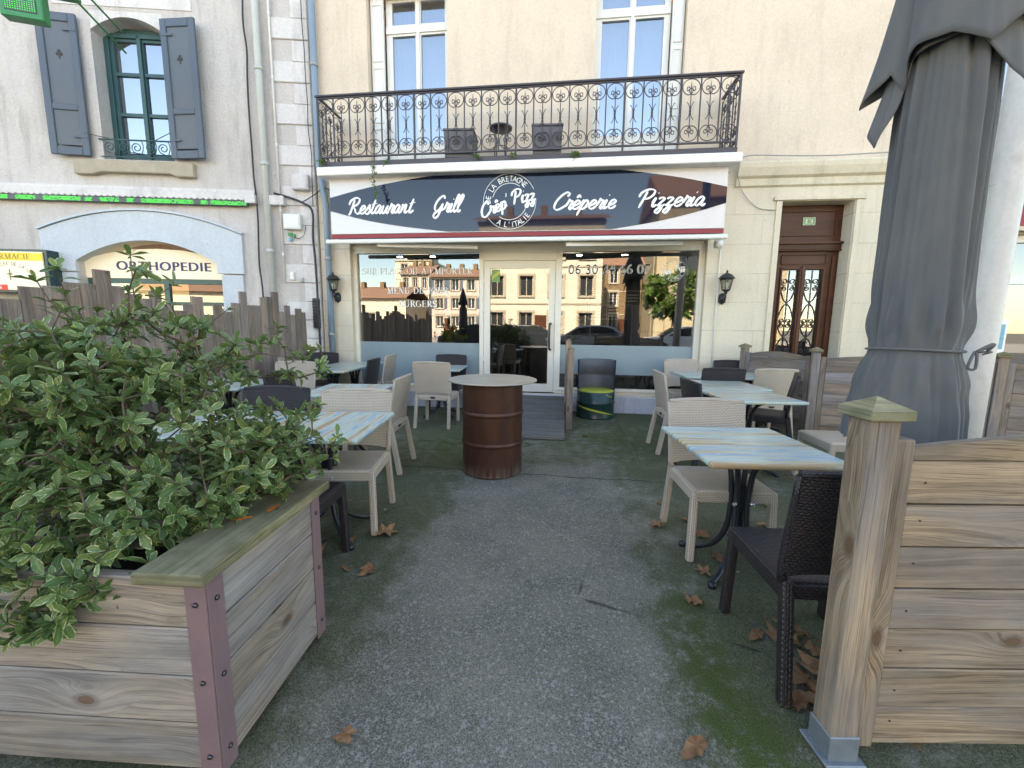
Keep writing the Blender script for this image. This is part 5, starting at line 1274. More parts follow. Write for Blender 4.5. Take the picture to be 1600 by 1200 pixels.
# ------------------------------------------------------------------ timber fences
def cap(mb, x, y, z, wd=.125, rot=None):
    h = wd/2; z0 = z; mb.box((x, y, z0+.014), (wd, wd, .028), rot)
    n = len(mb.v); P = [Vector((-h, -h, 0)), Vector((h, -h, 0)), Vector((h, h, 0)), Vector((-h, h, 0)), Vector((0, 0, .035))]
    for p in P:
        q = rot @ p if rot is not None else p
        mb.v.append((q.x+x, q.y+y, q.z+z0+.0281))
    for a, b in ((0, 1), (1, 2), (2, 3), (3, 0)):
        r_ = random.random(); mb.face((n+a, n+b, n+4), [(0, 0), (wd, 0), (wd/2, wd/2)], r_)
def fence(name, label, pts, H, bh, wood_, posts, arch=.04, seed=1, bracket=False, group=None, endframe=False, capm=None, capped=None):
    random.seed(seed)
    t = thing(name, label, 'fence', (pts[0][0], pts[0][1], 0), 0, group); b0 = Vector((pts[0][0], pts[0][1], 0))
    for i, p in enumerate(pts):
        if not posts[i]: continue
        q = Vector((p[0], p[1], 0))-b0
        if i < len(pts)-1: d = Vector((pts[i+1][0]-p[0], pts[i+1][1]-p[1], 0))
        else: d = Vector((p[0]-pts[i-1][0], p[1]-pts[i-1][1], 0))
        an = atan2(d.y, d.x); rm = Matrix.Rotation(an, 3, 'Z')
        w = MB(); w.box((q.x, q.y, H/2), (.088, .088, H), rm, grain=2); po = w.build('post', wood_, t, bevel=.006)
        w = MB(); cap(w, q.x, q.y, H, .128, rm); w.build('post_cap', capm or wood_, po, bevel=.003)
        if bracket:
            w = MB()
            for s in (1, -1): w.box((q.x, q.y, .05), (.096, .096, .09), rm) if s == 1 else None
            w.box((q.x, q.y, .006), (.13, .13, .01), rm)
            w.build('post_shoe', M['galv'], po, bevel=.003)
    for i in range(len(pts)-1):
        a = Vector((*pts[i], 0))-b0; b = Vector((*pts[i+1], 0))-b0; d = (b-a); L = d.length; d.normalize(); an = atan2(d.y, d.x); rm = Matrix.Rotation(an, 3, 'Z')
        s0 = .045 if posts[i] else .0; s1 = .045 if posts[i+1] else 0
        for s in (s0+.033, L-s1-.033):
            w = MB(); c = a+d*s; w.box((c.x, c.y, (H-.06)/2+.02), (.06, .055, H-.10), rm, grain=2); w.build('panel_stile', wood_, t, bevel=.008, seg=2)
        w = MB(); sa, sb = s0+.066, L-s1-.066; nb = int((H-.14)/bh); c = a+d*((sa+sb)/2)
        for k in range(nb): w.box((c.x, c.y, .04+bh*(k+.5)), (sb-sa, .030+.004*(k % 2), bh-.004), rm, grain=0)
        w.build('boards', wood_, t, bevel=.004)
        if wood_ is M['fence_near']:
            for k in range(nb):
                for s_ in (.05,):
                    w = MB(); q0 = Vector(((s_-(sb-sa)/2), -.0175, 0)); q1 = q0+Vector((0, -.0012, 0)); zz = .04+bh*(k+.5)+random.uniform(-.02, .02)
                    A = rm @ q0; B = rm @ q1; w.tube([(c.x+A.x, c.y+A.y, zz), (c.x+B.x, c.y+B.y, zz)], .0035, 8); w.build('nail', M['bolt'], t)
        # arched top board
        zt = .04+bh*nb; w = MB(); poly = [(0, 0), (sb-sa, 0)]; n = 14
        for k in range(n+1): u = 1-k/n; poly.append(((sb-sa)*u, .035+arch*(1-(2*u-1)**2)))
        base = a+d*sa
        w2 = MB(); w2.prism(poly, -.015, .015)
        w.v = []
        for v in w2.v:
            q = rm @ Vector(v); w.v.append((q.x+base.x, q.y+base.y, q.z+zt+.002))
        w.f, w.uv, w.rnd, w.sm = w2.f, w2.uv, [random.random()]*len(w2.f), w2.sm
        w.build('top_board', wood_, t, fix=True)
    return t
fence('timber_fence', 'grey weathered board fence along the far right side of the terrace', [(2.66, 6.66), (3.13, 5.72), (4.72, 5.20), (6.6, 4.6)], 1.10, .135, M['fence_far'], [1, 1, 1, 1], .05, 5, capm=M['planter_top'])
fence('timber_fence', 'warm brown board fence with a capped gatepost in the right foreground', [(.915, 1.345), (2.75, 1.57)], 1.125, .137, M['fence_near'], [1, 1], .055, 22, bracket=True, capm=M['planter_top'])
random.seed(31)
t = thing('plank_fence', 'tall fence of upright weathered planks with uneven tops, left of the terrace', 'fence', (-4.33, 0, 0))
y = 6.68; k = 0
w = MB()
while y > 0.6:
    wd = random.uniform(.105, .16); f_ = (6.7-y)/4.0
    h = 1.62+.10*sin(y*2.3)+random.uniform(-.12, .16)+(.06 if 3.2 < y < 5.6 else 0)
    if y > 6.1: h = random.uniform(1.50, 1.66)
    w.box((random.uniform(-.012, .012), y-wd/2, h/2), (.028, wd-.004, h), grain=2); y -= wd
w.build('upright_planks', M['plank_fence'], t, bevel=.003)
w = MB()
for z in (.35, 1.15): w.box((-.035, 3.65, z), (.045, 6.0, .09))
w.build('rails', M['plank_fence'], t)
# ------------------------------------------------------------------ planter with shrub
PR = R(4)
PL = thing('timber_planter', 'large weathered plank planter with mauve steel corner angles in the left foreground', 'planter', (-.985, .985, 0), PR)
PH, PWx, PWy = .62, 1.75, .62
random.seed(9)
w = MB(); hb = PH/4
for k in range(4): w.box((-PWx/2-.02, .018, .045+hb*(k+.5)), (PWx-.04, .036, hb-.004), grain=0)
w.build('front_boards', M['planter_wood'], PL, bevel=.004)
w = MB()
for k in range(4): w.box((-.018, PWy/2, .045+hb*(k+.5)), (.036, PWy-.02, hb-.004), grain=1)
w.build('side_boards', M['planter_wood'], PL, bevel=.004)
w = MB()
for k in range(4):
    w.box((-PWx/2-.02, PWy-.018, .045+hb*(k+.5)), (PWx-.04, .036, hb-.004), grain=0); w.box((-PWx+.018, PWy/2, .045+hb*(k+.5)), (.036, PWy-.075, hb-.004), grain=1)
w.build('back_boards', M['planter_wood'], PL, bevel=.004)
w = MB(); w.box((-.075, PWy/2+.01, PH+.0625), (.205, PWy+.10, .036), grain=1); w.build('capping_board', M['planter_top'], PL, bevel=.006, seg=2)
def angle(x, y, sx, sy, z0, z1, lab=None):
    w = MB(); wd = .062
    w.box((x+sx*wd/2, y-sy*.0, (z0+z1)/2), (wd, .005, z1-z0), grain=2); w.box((x, y+sy*wd/2+sy*.003, (z0+z1)/2), (.005, wd, z1-z0), grain=2)
    o_ = w.build('corner_angle', M['bracket'], PL, bevel=.001)
    for z in (z0+.07, (z0+z1)/2, z1-.07):
        for (bx, by, dx_, dy_) in ((x+sx*wd*.5, y-.003, 0, -1), (x+.003, y+sy*wd*.55, 1, 0)):
            w = MB(); w.tube([(bx, by, z), (bx+dx_*.004, by+dy_*.004, z), (bx+dx_*.007, by+dy_*.007, z)], [.008, .0075, .004], 10); w.build('bolt', M['bolt'], o_)
angle(.004, -.004, -1, 1, .03, PH+.04); angle(.004, PWy+.004, -1, -1, .03, PH+.04)
w = MB(); w.box((-PWx/2, PWy/2, PH-.06), (PWx-.08, PWy-.08, .04)); w.build('soil', M['soil'], PL)
w = MB()
for (x, y) in ((-.1, .1), (-.1, PWy-.1), (-PWx+.1, .1), (-PWx+.1, PWy-.1)): w.box((x, y, .0225), (.08, .08, .045))
w.build('feet', M['planter_wood'], PL)
# shrub
def leaf_into(V, F, UV, RN, base, d, n, L, Wd, rnd, curl_=.25):
    """obovate wavy leaf from base along d with normal n"""
    s = d.cross(n).normalized(); n = s.cross(d).normalized(); k0 = len(V); NR = 5
    prof = [0.10, .50, .86, 1.0, .80, .10]
    ph = rnd*20
    for i in range(NR+1):
        t = i/NR; c = base + d*(L*t) + n*(-curl_*L*t*t)
        hw = Wd/2*prof[i]*(1+.10*sin(ph+i*2.1))
        up_ = .22*hw
        wv = .10*hw*sin(ph+i*1.7)
        for j, u in enumerate((-1, -.5, 0, .5, 1)):
            p = c + s*(u*hw) + n*(abs(u)*up_ + (wv if abs(u) == 1 else 0)); V.append(tuple(p))
    for i in range(NR):
        for j in range(4):
            a = k0+i*5+j; F.append((a, a+1, a+6, a+5)); UV += [(j/4, i/NR), ((j+1)/4, i/NR), ((j+1)/4, (i+1)/NR), (j/4, (i+1)/NR)]; RN.append(rnd)
def mesh_from(name, V, F, UV, RN, mat, parent):
    me = bpy.data.meshes.new(name); me.from_pydata(V, [], F); ul = me.uv_layers.new(name='UVMap'); ul.data.foreach_set('uv', [c for q in UV for c in q])
    at = me.attributes.new('rnd', 'FLOAT', 'FACE'); at.data.foreach_set('value', RN); me.polygons.foreach_set('use_smooth', [True]*len(F)); me.update(); me.materials.append(mat)
    o_ = bpy.data.objects.new(name, me); COL.objects.link(o_); o_.parent = parent; return o_
def grow(name, label, cat, loc, roots, tips, leafL, seed, mat, twigm, per=8, extra=3):
    random.seed(seed)
    t = thing(name, label, cat, loc); base = Vector(loc)
    nodes = [Vector(r_)-base for r_ in roots]; par = [-1]*len(nodes); 
    tp = sorted([Vector(p)-base for p in tips], key=lambda p: (p-nodes[0]).length)
    ends = []
    for p in tp:
        bi, bd = 0, 1e9
        for i, q in enumerate(nodes):
            d_ = (p-q).length + max(0, (q.z-p.z))*1.2 + .25*(q-nodes[0]).length
            if d_ < bd: bd, bi = d_, i
        q = nodes[bi]; n_ = max(1, int((p-q).length/.09)); prev = bi; side = Vector((random.uniform(-1, 1), random.uniform(-1, 1), random.uniform(-.3, 1)))*.10*(p-q).length
        for k in range(1, n_+1):
            u = k/n_; nodes.append(q.lerp(p, u)+side*sin(pi*u)+Vector((random.uniform(-1, 1), random.uniform(-1, 1), random.uniform(-1, 1)))*.006*(k < n_)); par.append(prev); prev = len(nodes)-1
        ends.append(prev)
    cnt = [0]*len(nodes)
    for e in ends:
        i = e
        while i >= 0: cnt[i] += 1; i = par[i]
    w = MB(); done = set()
    for e in ends:
        chain = []; i = e
        while i >= 0 and i not in done: chain.append(i); done.add(i); i = par[i]
        if i >= 0: chain.append(i)
        if len(chain) > 1:
            rr = [min(.0012*(cnt[c]**.55)+.0008, .02) for c in chain]; w.tube([nodes[c] for c in chain], rr, 5, caps=False)
    st = w.build('branches', twigm, t)
    V, F, UV, RN = [], [], [], []
    for e in ends:
        p = nodes[e]; q = nodes[par[e]] if par[e] >= 0 else p-Vector((0, 0, .1)); ax = (p-q).normalized()
        ax = (ax + Vector((0, 0, .25)) + Vector((random.uniform(-.2, .2),)*3)).normalized()
        u = ax.orthogonal().normalized(); v = ax.cross(u); a0 = random.uniform(0, 6.28); n_ = per+random.randint(-2, 2)
        for k in range(n_):
            a = a0+k*2.4; el = random.uniform(.15, .75) if k < n_*.6 else random.uniform(.6, 1.3)
            d = ((u*cos(a)+v*sin(a))*cos(el)+ax*sin(el)).normalized()
            L = leafL*random.uniform(.5, 1.25)*(1 if k < n_*.6 else .65); d = (d+Vector((random.gauss(0, .22), random.gauss(0, .22), random.gauss(0, .22)))).normalized(); leaf_into(V, F, UV, RN, p-ax*.012*random.random(), d, ax, L, L*random.uniform(.34, .46), random.random(), random.uniform(.0, .35))
        # leaves down the twig
        i = e
        for k in range(extra):
            j = par[i]
            if j < 0: break
            p2 = nodes[i].lerp(nodes[j], random.random()); a = random.uniform(0, 6.28)
            d = ((u*cos(a)+v*sin(a))*.85+ax*.4).normalized(); L = leafL*random.uniform(.6, 1.1)
            leaf_into(V, F, UV, RN, p2, d, ax, L, L*.40, random.random(), random.uniform(.05, .4)); i = j
    mesh_from('foliage', V, F, UV, RN, mat, t)
    return t
random.seed(77)
tips = []
blobs = [((-1.55, 1.30, .88), (.50, .40, .40), 150), ((-1.22, 1.42, .82), (.24, .28, .22), 62), ((-1.85, 1.18, .90), (.42, .36, .38), 80), ((-1.50, 1.10, .72), (.38, .24, .24), 70),
         ((-1.12, 1.52, .90), (.20, .20, .16), 28), ((-1.68, 1.5, 1.26), (.38, .28, .16), 52), ((-2.1, 1.2, 1.22), (.4, .3, .14), 40), ((-1.78, 1.12, 1.16), (.36, .28, .24), 85), ((-1.42, 1.3, 1.10), (.22, .22, .12), 18), ((-1.52, .97, .60), (.26, .12, .12), 34), ((-1.35, 1.85, 1.20), (.26, .15, .12), 10)]
for c, s_, n_ in blobs:
    for k in range(int(n_*2.0)):
        while True:
            a = Vector((random.uniform(-1, 1), random.uniform(-1, 1), random.uniform(-1, 1)))
            if .25 < a.length < 1: break
        # push outwards so that the leaves sit on a shell
        a = a.normalized()*(a.length**.55)
        p = Vector((c[0]+a.x*s_[0], c[1]+a.y*s_[1], c[2]+a.z*s_[2]))
        if p.z < .66 and p.y > 1.0: continue
        if p.z < .50: continue
        if p.x > -.86: continue
        tips.append(p)
tips += [Vector((-1.72+random.gauss(0, .16), 1.50+random.gauss(0, .10), random.uniform(1.38, 1.58))) for k in range(13)]
tips += [Vector(p) for p in ((-1.82, 1.62, 1.66), (-1.78, 1.58, 1.50), (-1.70, 1.66, 1.46), (-1.95, 1.5, 1.42), (-1.5, 1.75, 1.44), (-1.30, 1.8, 1.36), (-1.15, 1.75, 1.22), (-.90, 1.56, .93), (-.88, 1.50, .86), (-.93, 1.48, .80), (-1.0, 1.6, 1.05), (-1.62, .86, .52), (-1.50, .88, .50), (-1.38, .90, .56), (-1.28, .94, .62))]
grow('variegated_shrub', 'bushy shrub with cream-edged green leaves growing out of the timber planter', 'shrub', (-1.50, 1.30, .60), [(-1.50, 1.30, .60), (-1.42, 1.36, .60), (-1.58, 1.26, .60), (-1.80, 1.22, .60), (-1.28, 1.32, .60)], tips, .053, 21, M['leaf'], M['twig'], per=8, extra=8)
random.seed(5)
tp = [Vector((-3.30+random.gauss(0, .16), 2.15+random.gauss(0, .16), 1.10+random.gauss(0, .12))) for k in range(34)]
tq = grow('yellow_leaved_plant', 'potted plant with yellow-green leaves at the left edge behind the shrub', 'plant', (-3.30, 2.15, .42), [(-3.30, 2.15, .42)], tp, .12, 6, M['leaf_yellow'], M['twig'])
w = MB(); w.lathe([(.13, -.42), (.19, -.02), (.20, 0), (.17, 0), (.16, -.04)], n=24); w.build('pot', M['grey_plastic'], tq)
# ------------------------------------------------------------------ parasol
PX, PY = 1.755, 2.38
t = thing('closed_parasol', 'tall closed grey parasol tied with a cord, behind the right-hand gatepost', 'parasol', (PX, PY, 0))
def fold(a, z, seed=0):
    d = math.degrees(a) % 360; dz = z-1.3; f = .22*sin(3*a+1+seed)
    for c, wd, am in ((146, 6, .75), (157+2*dz, 5, .8), (168+3*dz, 5.5, .75), (181+5*dz, 6, .5), (284-9*dz, 8, .75), (268-14*dz, 5, .22), (300-4*dz, 6, .5), (313, 5, .7), (325, 6, .7), (342, 7, .6), (2, 7, .7), (24, 8, .6), (48, 7, .7), (74, 8, .6), (98, 7, .7), (122, 7, .6)):
        e = abs(d-c); e = min(e, 360-e); f += am*math.exp(-(e/wd)**2) - .45*am*math.exp(-((e-wd*1.8)/(wd*.6))**2)
    return f
def rad(z):
    K = [(.80, .232), (.95, .226), (1.10, .208), (1.20, .190), (1.262, .176), (1.285, .173), (1.31, .176), (1.40, .180), (1.55, .177), (1.9, .172), (2.3, .168), (2.7, .160), (3.0, .165), (3.3, .09), (3.42, .03)]
    for i in range(len(K)-1):
        if K[i][0] <= z <= K[i+1][0]:
            u = (z-K[i][0])/(K[i+1][0]-K[i][0]); u = u*u*(3-2*u); return K[i][1]+(K[i+1][1]-K[i][1])*u
    return K[-1][1] if z > 3 else K[0][1]
w = MB(); NA, NZ = 320, 110; z0, z1 = .80, 3.42
def PP(i, j):
    a = 2*pi*i/NA; z = z0+(z1-z0)*j/NZ; R_ = rad(z); pinch = math.exp(-((z-1.285)/.05)**2)
    amp = R_*.185*(1-.62*pinch)*(min(1, (3.45-z)/.6)); sg = .10*math.exp(-((z-1.42)/.10)**2)*sin(11*a+2)*R_ + .07*math.exp(-((z-1.15)/.10)**2)*sin(12*a)*R_
    f = fold(a, z)+.05*sin(31*a+z*1.7)+.08*sin(4*z+7*a)
    rr = R_+amp*f+sg*(1-pinch)
    zz = z + (.05*fold(a*1.0, 0, 1) if j == 0 else 0)
    return (rr*cos(a), rr*sin(a)*.9, zz)
pts = [[PP(i, j) for i in range(NA)] for j in range(NZ+1)]
b_ = len(w.v)
for row in pts: w.v += row
for j in range(NZ):
    for i in range(NA):
        i2 = (i+1) % NA; w.face((b_+j*NA+i, b_+j*NA+i2, b_+(j+1)*NA+i2, b_+(j+1)*NA+i), [(i/NA, j/NZ), ((i+1)/NA, j/NZ), ((i+1)/NA, (j+1)/NZ), (i/NA, (j+1)/NZ)], .5, True)
w.build('folded_canopy', M['cloth'], t)
# pointed overhanging top cover with flared corners
def tier(keys, ztop, gap, name):
    w = MB(); NA2, NZ2 = 200, 22; K = sorted(keys); K = [(K[-1][0]-360, *K[-1][1:])]+K+[(K[0][0]+360, *K[0][1:])]
    b_ = len(w.v)
    for j in range(NZ2+1):
        for i in range(NA2):
            d = 360*i/NA2; a = R(d)
            for q in range(len(K)-1):
                if K[q][0] <= d <= K[q+1][0]:
                    u = (d-K[q][0])/(K[q+1][0]-K[q][0]); zl = K[q][1]+(K[q+1][1]-K[q][1])*u; f = K[q][2]+(K[q+1][2]-K[q][2])*(u*u*(3-2*u)); break
            v = j/NZ2; z = ztop+(zl-ztop)*v
            rr = rad(z)*1.03+gap+.03*v+f*.085*v**1.7+.012*sin(7*a+3*z)*v; w.v.append((rr*cos(a), rr*sin(a)*.92, z))
    for j in range(NZ2):
        for i in range(NA2):
            i2 = (i+1) % NA2; w.face((b_+(j+1)*NA2+i, b_+(j+1)*NA2+i2, b_+j*NA2+i2, b_+j*NA2+i), [(0, 0)]*4, .5, True)
    tc = w.build(name, M['cloth'], t); sm_ = tc.modifiers.new('thickness', 'SOLIDIFY'); sm_.thickness = .004
tier([(100, 2.66, .3), (150, 2.49, 1.35), (168, 2.60, .3), (178, 2.50, -.1), (186, 2.61, .15), (205, 2.645, .35), (232, 2.65, .4), (256, 2.595, .2), (264, 2.585, .1), (274, 2.62, .3), (292, 2.69, .6), (308, 2.70, .9), (323, 2.67, 1.6), (338, 2.74, .5), (20, 2.70, .8), (60, 2.74, .4)], 3.44, .016, 'top_cover')
tier([(120, 2.6, .2), (152, 2.36, .9), (163, 2.27, .5), (176, 2.45, .0), (184, 2.62, -.05), (250, 2.66, 0), (262, 2.60, 0), (290, 2.50, .25), (306, 2.42, .5), (322, 2.56, .6), (345, 2.66, .1), (30, 2.6, .3), (70, 2.66, .1)], 3.0, .006, 'inner_cover')
w = MB(); N = 60; w.tube([((rad(1.285)*1.08+.004)*cos(2*pi*i/N), (rad(1.285)*1.08+.004)*sin(2*pi*i/N)*.9, 1.285+.004*sin(4*pi*i/N)) for i in range(N)], .0055, 6, closed=True)
a = -1.0; bx, by = .225*cos(a), .225*sin(a)*.92-.01
w.tube(cr([(bx, by, 1.285), (bx-.03, by-.02, 1.25), (bx-.035, by-.02, 1.21), (bx-.005, by-.02, 1.21), (bx, by-.012, 1.28)], 4), .006, 6); w.tube(cr([(bx, by-.01, 1.285), (bx+.03, by-.02, 1.31), (bx+.06, by-.015, 1.32), (bx+.05, by, 1.29)], 4), .008, 6)
w.tube(cr([(bx+.02, by, 1.283), (.30, -.06, 1.28), (1.1, .9, 1.22), (2.8, 2.78, 1.13)], 5), .005, 6)
w.build('tie_cord', M['cloth'], t)
w = MB(); w.tube([(0, 0, .05), (0, 0, 3.5)], .024, 14); w.build('pole', M['zinc'], t)
w = MB(); w.box((0, 0, .035), (.56, .56, .07)); w.lathe([(.05, .07), (.045, .30), (.03, .31)], n=16); w.build('base', M['stone'], t, bevel=.01)
t = thing('lamp_post', 'thick white-painted steel post standing behind the grey parasol, leaning slightly', 'post', (2.73, 3.20, 0))
w = MB(); w.tube([(0, 0, 0), (.015, 0, 1.3), (.035, 0, 2.5), (.09, 0, 7.0)], [.094, .090, .085, .075], 28); w.build('post_shaft', M['post_paint'], t)
for z in (1.98, 2.30): w = MB(); x_ = .015+.02*(z-1.3)/1.2; w.lathe([(.0885, z-.005), (.090, z), (.0885, z+.006)], (x_, 0.01, 0), 28, capb=False, capt=False); w.build('joint_ring', M['pipe_grey'], t)
w = MB(); w.lathe([(.17, 0), (.17, .03), (.13, .05), (.12, .12)], n=28); w.build('foot_flange', M['zinc'], t)
# ------------------------------------------------------------------ fallen leaves
def dead_leaf(seed, kind):
    random.seed(seed); w = MB(); pts = []
    if kind == 0:
        lob = [(0, 1.0), (28, .48), (52, .86), (80, .42), (112, .68), (150, .35), (180, .22)]
    else: lob = [(0, 1.0), (20, .62), (45, .42), (90, .30), (135, .34), (180, .45)]
    full = [(a, r_) for a, r_ in lob]+[(360-a, r_) for a, r_ in reversed(lob[1:-1])]
    out = []
    for k in range(len(full)):
        a, r_ = full[k]; a2, r2 = full[(k+1) % len(full)]
        if a2 < a: a2 += 360
        out.append((a, r_*random.uniform(.88, 1.08))); out.append(((a+a2)/2, (r_+r2)/2*random.uniform(.82, 1.0)))
    n = len(out); rings = [.0, .35, .7, 1.0]; ph = random.uniform(0, 6); S_ = .105
    w.v.append((0, 0, .012)); ca, cb = random.uniform(.5, 1.3), random.uniform(-.4, .9)
    for q in rings[1:]:
        for a, r_ in out:
            x, y = r_*q*cos(R(a))*S_, r_*q*sin(R(a))*S_; u = x/S_; v = y/S_
            z = .004+.035*ca*abs(v)**1.5+.03*cb*u*u+.010*q*sin(a*.11+ph)+.012; w.v.append((x, y, z))
    for i in range(n): w.face((0, 1+i, 1+(i+1) % n), [(0, 0)]*3, .5, True)
    for k in range(2):
        for i in range(n):
            a = 1+k*n+i; b = 1+k*n+(i+1) % n; w.face((a, a+n, b+n, b), [(0, 0)]*4, .5, True)
    w.tube([(-.01, 0, .014), (-.05, .006, .010), (-.09, .0, .02)], .0012, 4)
    me = w.build('fallen_leaf', M['dead']); return me
protos = [dead_leaf(s_, k) for s_, k in ((1, 0), (2, 0), (3, 1), (4, 0), (5, 1))]
LV = [(-1.16, 2.52, 1.15, 'large brown leaf lying by the foot of the cream chair behind the planter'), (-1.05, 2.10, .75, 'curled brown leaf below the left table, nearer the path'), (-1.20, 2.10, .5, 'small brown leaf beside the corner of the planter'),
      (-.70, 1.17, .55, 'single narrow orange-brown leaf at the bottom left of the path'), (.47, 1.29, .85, 'curled pale brown leaf alone on the moss at the bottom right of the path'), (.68, 2.06, .8, 'small brown leaf on the moss left of the black chair legs'),
      (.67, 2.90, .7, 'dark leaf left of the near cream chair on the right'), (.90, 3.02, .7, 'brown leaf under the seat of the near cream chair on the right'), (.93, 2.80, .8, 'long brown leaf behind the front leg of the near cream chair'), (.95, 2.52, .9, 'brown leaf by the table foot below the nearest right table'),
      (1.0, 1.85, 1.15, 'big brown leaf between the legs of the black chair'), (1.20, 1.72, .8, 'brown leaf under the middle of the black chair seat'), (1.30, 1.95, .8, 'faded leaf under the far edge of the black chair'), (.98, 1.62, .9, 'long tan leaf in front of the black chair near leg'),
      (.88, 1.50, .95, 'reddish leaf left of the black chair near leg'), (1.02, 1.52, 1.5, 'very large curled brown leaf at the foot of the gatepost'), (1.00, 1.42, 1.1, 'dark brown leaf next to the gatepost shoe'), (1.14, 1.50, 1.2, 'brown leaf in the heap between the chair and the gatepost'), (1.12, 1.66, 1.1, 'brown leaf at the back of the heap by the gatepost'),
      (1.25, 1.55, 1.0, 'leaf half hidden behind the gatepost'), (.80, 3.3, .7, 'small leaf far under the cream chair on the right'), (1.25, 2.75, .8, 'leaf below the nearest right table towards the fence'), (1.45, 3.0, .8, 'leaf on the moss behind the nearest right table'),
      (.30, 5.3, .5, 'tiny dark leaf on the concrete in front of the barrel seat'), (1.28, 3.55, .8, 'brown leaf between the two right-hand tables'), (1.62, 3.35, .9, 'leaf near the foot of the parasol side'), (-1.45, 2.2, 1.0, 'brown leaf in the shade under the black chair behind the planter'), (-1.32, 2.35, 1.0, 'leaf under the front edge of the left table'), (.83, 2.35, .7, 'small curled leaf near the curved foot of the right table')]
random.seed(41)
for k, q_ in enumerate(('against the gatepost shoe', 'under the black chair rear leg', 'at the bottom of the heap', 'on top of the heap', 'at the left edge of the heap', 'deep under the black chair', 'beside the black chair front leg', 'between the heap and the fence boards', 'by the far table foot', 'in the far part of the heap')):
    LV.append((.84+random.uniform(0, .42), 1.42+random.uniform(0, .62), random.uniform(.6, 1.3), ('crumpled', 'flat')[k % 2]+' brown leaf '+q_+' near the black chair'))
random.seed(40)
for i, (x, y, s_, lab) in enumerate(LV):
    p = protos[i % 5]
    if i < 5: o = p
    else: o = p.copy(); COL.objects.link(o)
    o.location = (x, y, .002); o.scale = (s_,)*3; o.rotation_euler = (random.uniform(-.12, .12), random.uniform(-.12, .12), random.uniform(0, 6.28))
    tag(o, lab, 'leaf', 'brown leaves fallen on the terrace')
for i, (x, y, z, lab) in enumerate(((-1.10, 1.27, .704, 'orange scrap of leaf on the mossy capping board'), (-1.05, 1.36, .704, 'second orange leaf scrap on the capping board, nearer its far end'))):
    w = MB(); w.prism([(-.03, -.006), (.0, -.010), (.035, .0), (.01, .009), (-.02, .008)], 0, .002, plane='xy'); o = w.build('leaf_scrap', M['orange'], None, fix=True); o.location = (x, y, z); o.rotation_euler = (0, 0, .5+i); tag(o, lab, 'leaf', 'orange scraps on the planter')
# trailing weeds on the balcony edge
def weed(x, z, n, drop, label, yy=6.14):
    random.seed(int(abs(x*100))); t = thing('balcony_weed', label, 'plant', (x, yy, z), 0, 'weeds growing from the balcony edge')
    V, F, UV, RN = [], [], [], []
    w = MB(); P = [Vector((0, .03, 0))]
    for k in range(8): P.append(P[-1]+Vector((random.uniform(-.02, .02), random.uniform(-.012, .002), -drop/8)))
    w.tube(P, .003, 4); w.build('stem', M['twig'], t)
    for k in range(n):
        i = random.randint(0, 8) if drop > .1 else 0; p = P[i]+Vector((random.gauss(0, .02), random.gauss(0, .008), random.gauss(0, .015)+ (.02 if drop < .1 else 0)))
        d = Vector((random.uniform(-1, 1), random.uniform(-1, .1), random.uniform(-.8, 1))).normalized(); leaf_into(V, F, UV, RN, p, d, Vector((0, -1, .3)).normalized(), random.uniform(.022, .04), .02, random.random(), .2)
    mesh_from('leaves', V, F, UV, RN, M['leaf_green'], t)
weed(-2.80, 3.64, 70, .42, 'trailing green weed hanging from the balcony edge over the sign near its left end'); weed(.08, 3.68, 50, .08, 'green tuft of weed on the balcony edge above the sign emblem side'); weed(-1.30, 3.70, 34, .05, 'small weed at the foot of the left balcony planter')
weed(-3.60, 3.70, 40, .05, 'weed tuft at the left corner of the balcony'); weed(-2.62, 3.66, 16, .05, 'tiny weed on the balcony edge right of the trailing one'); weed(-.78, 3.70, 16, .04, 'tiny weed below the small round balcony table')
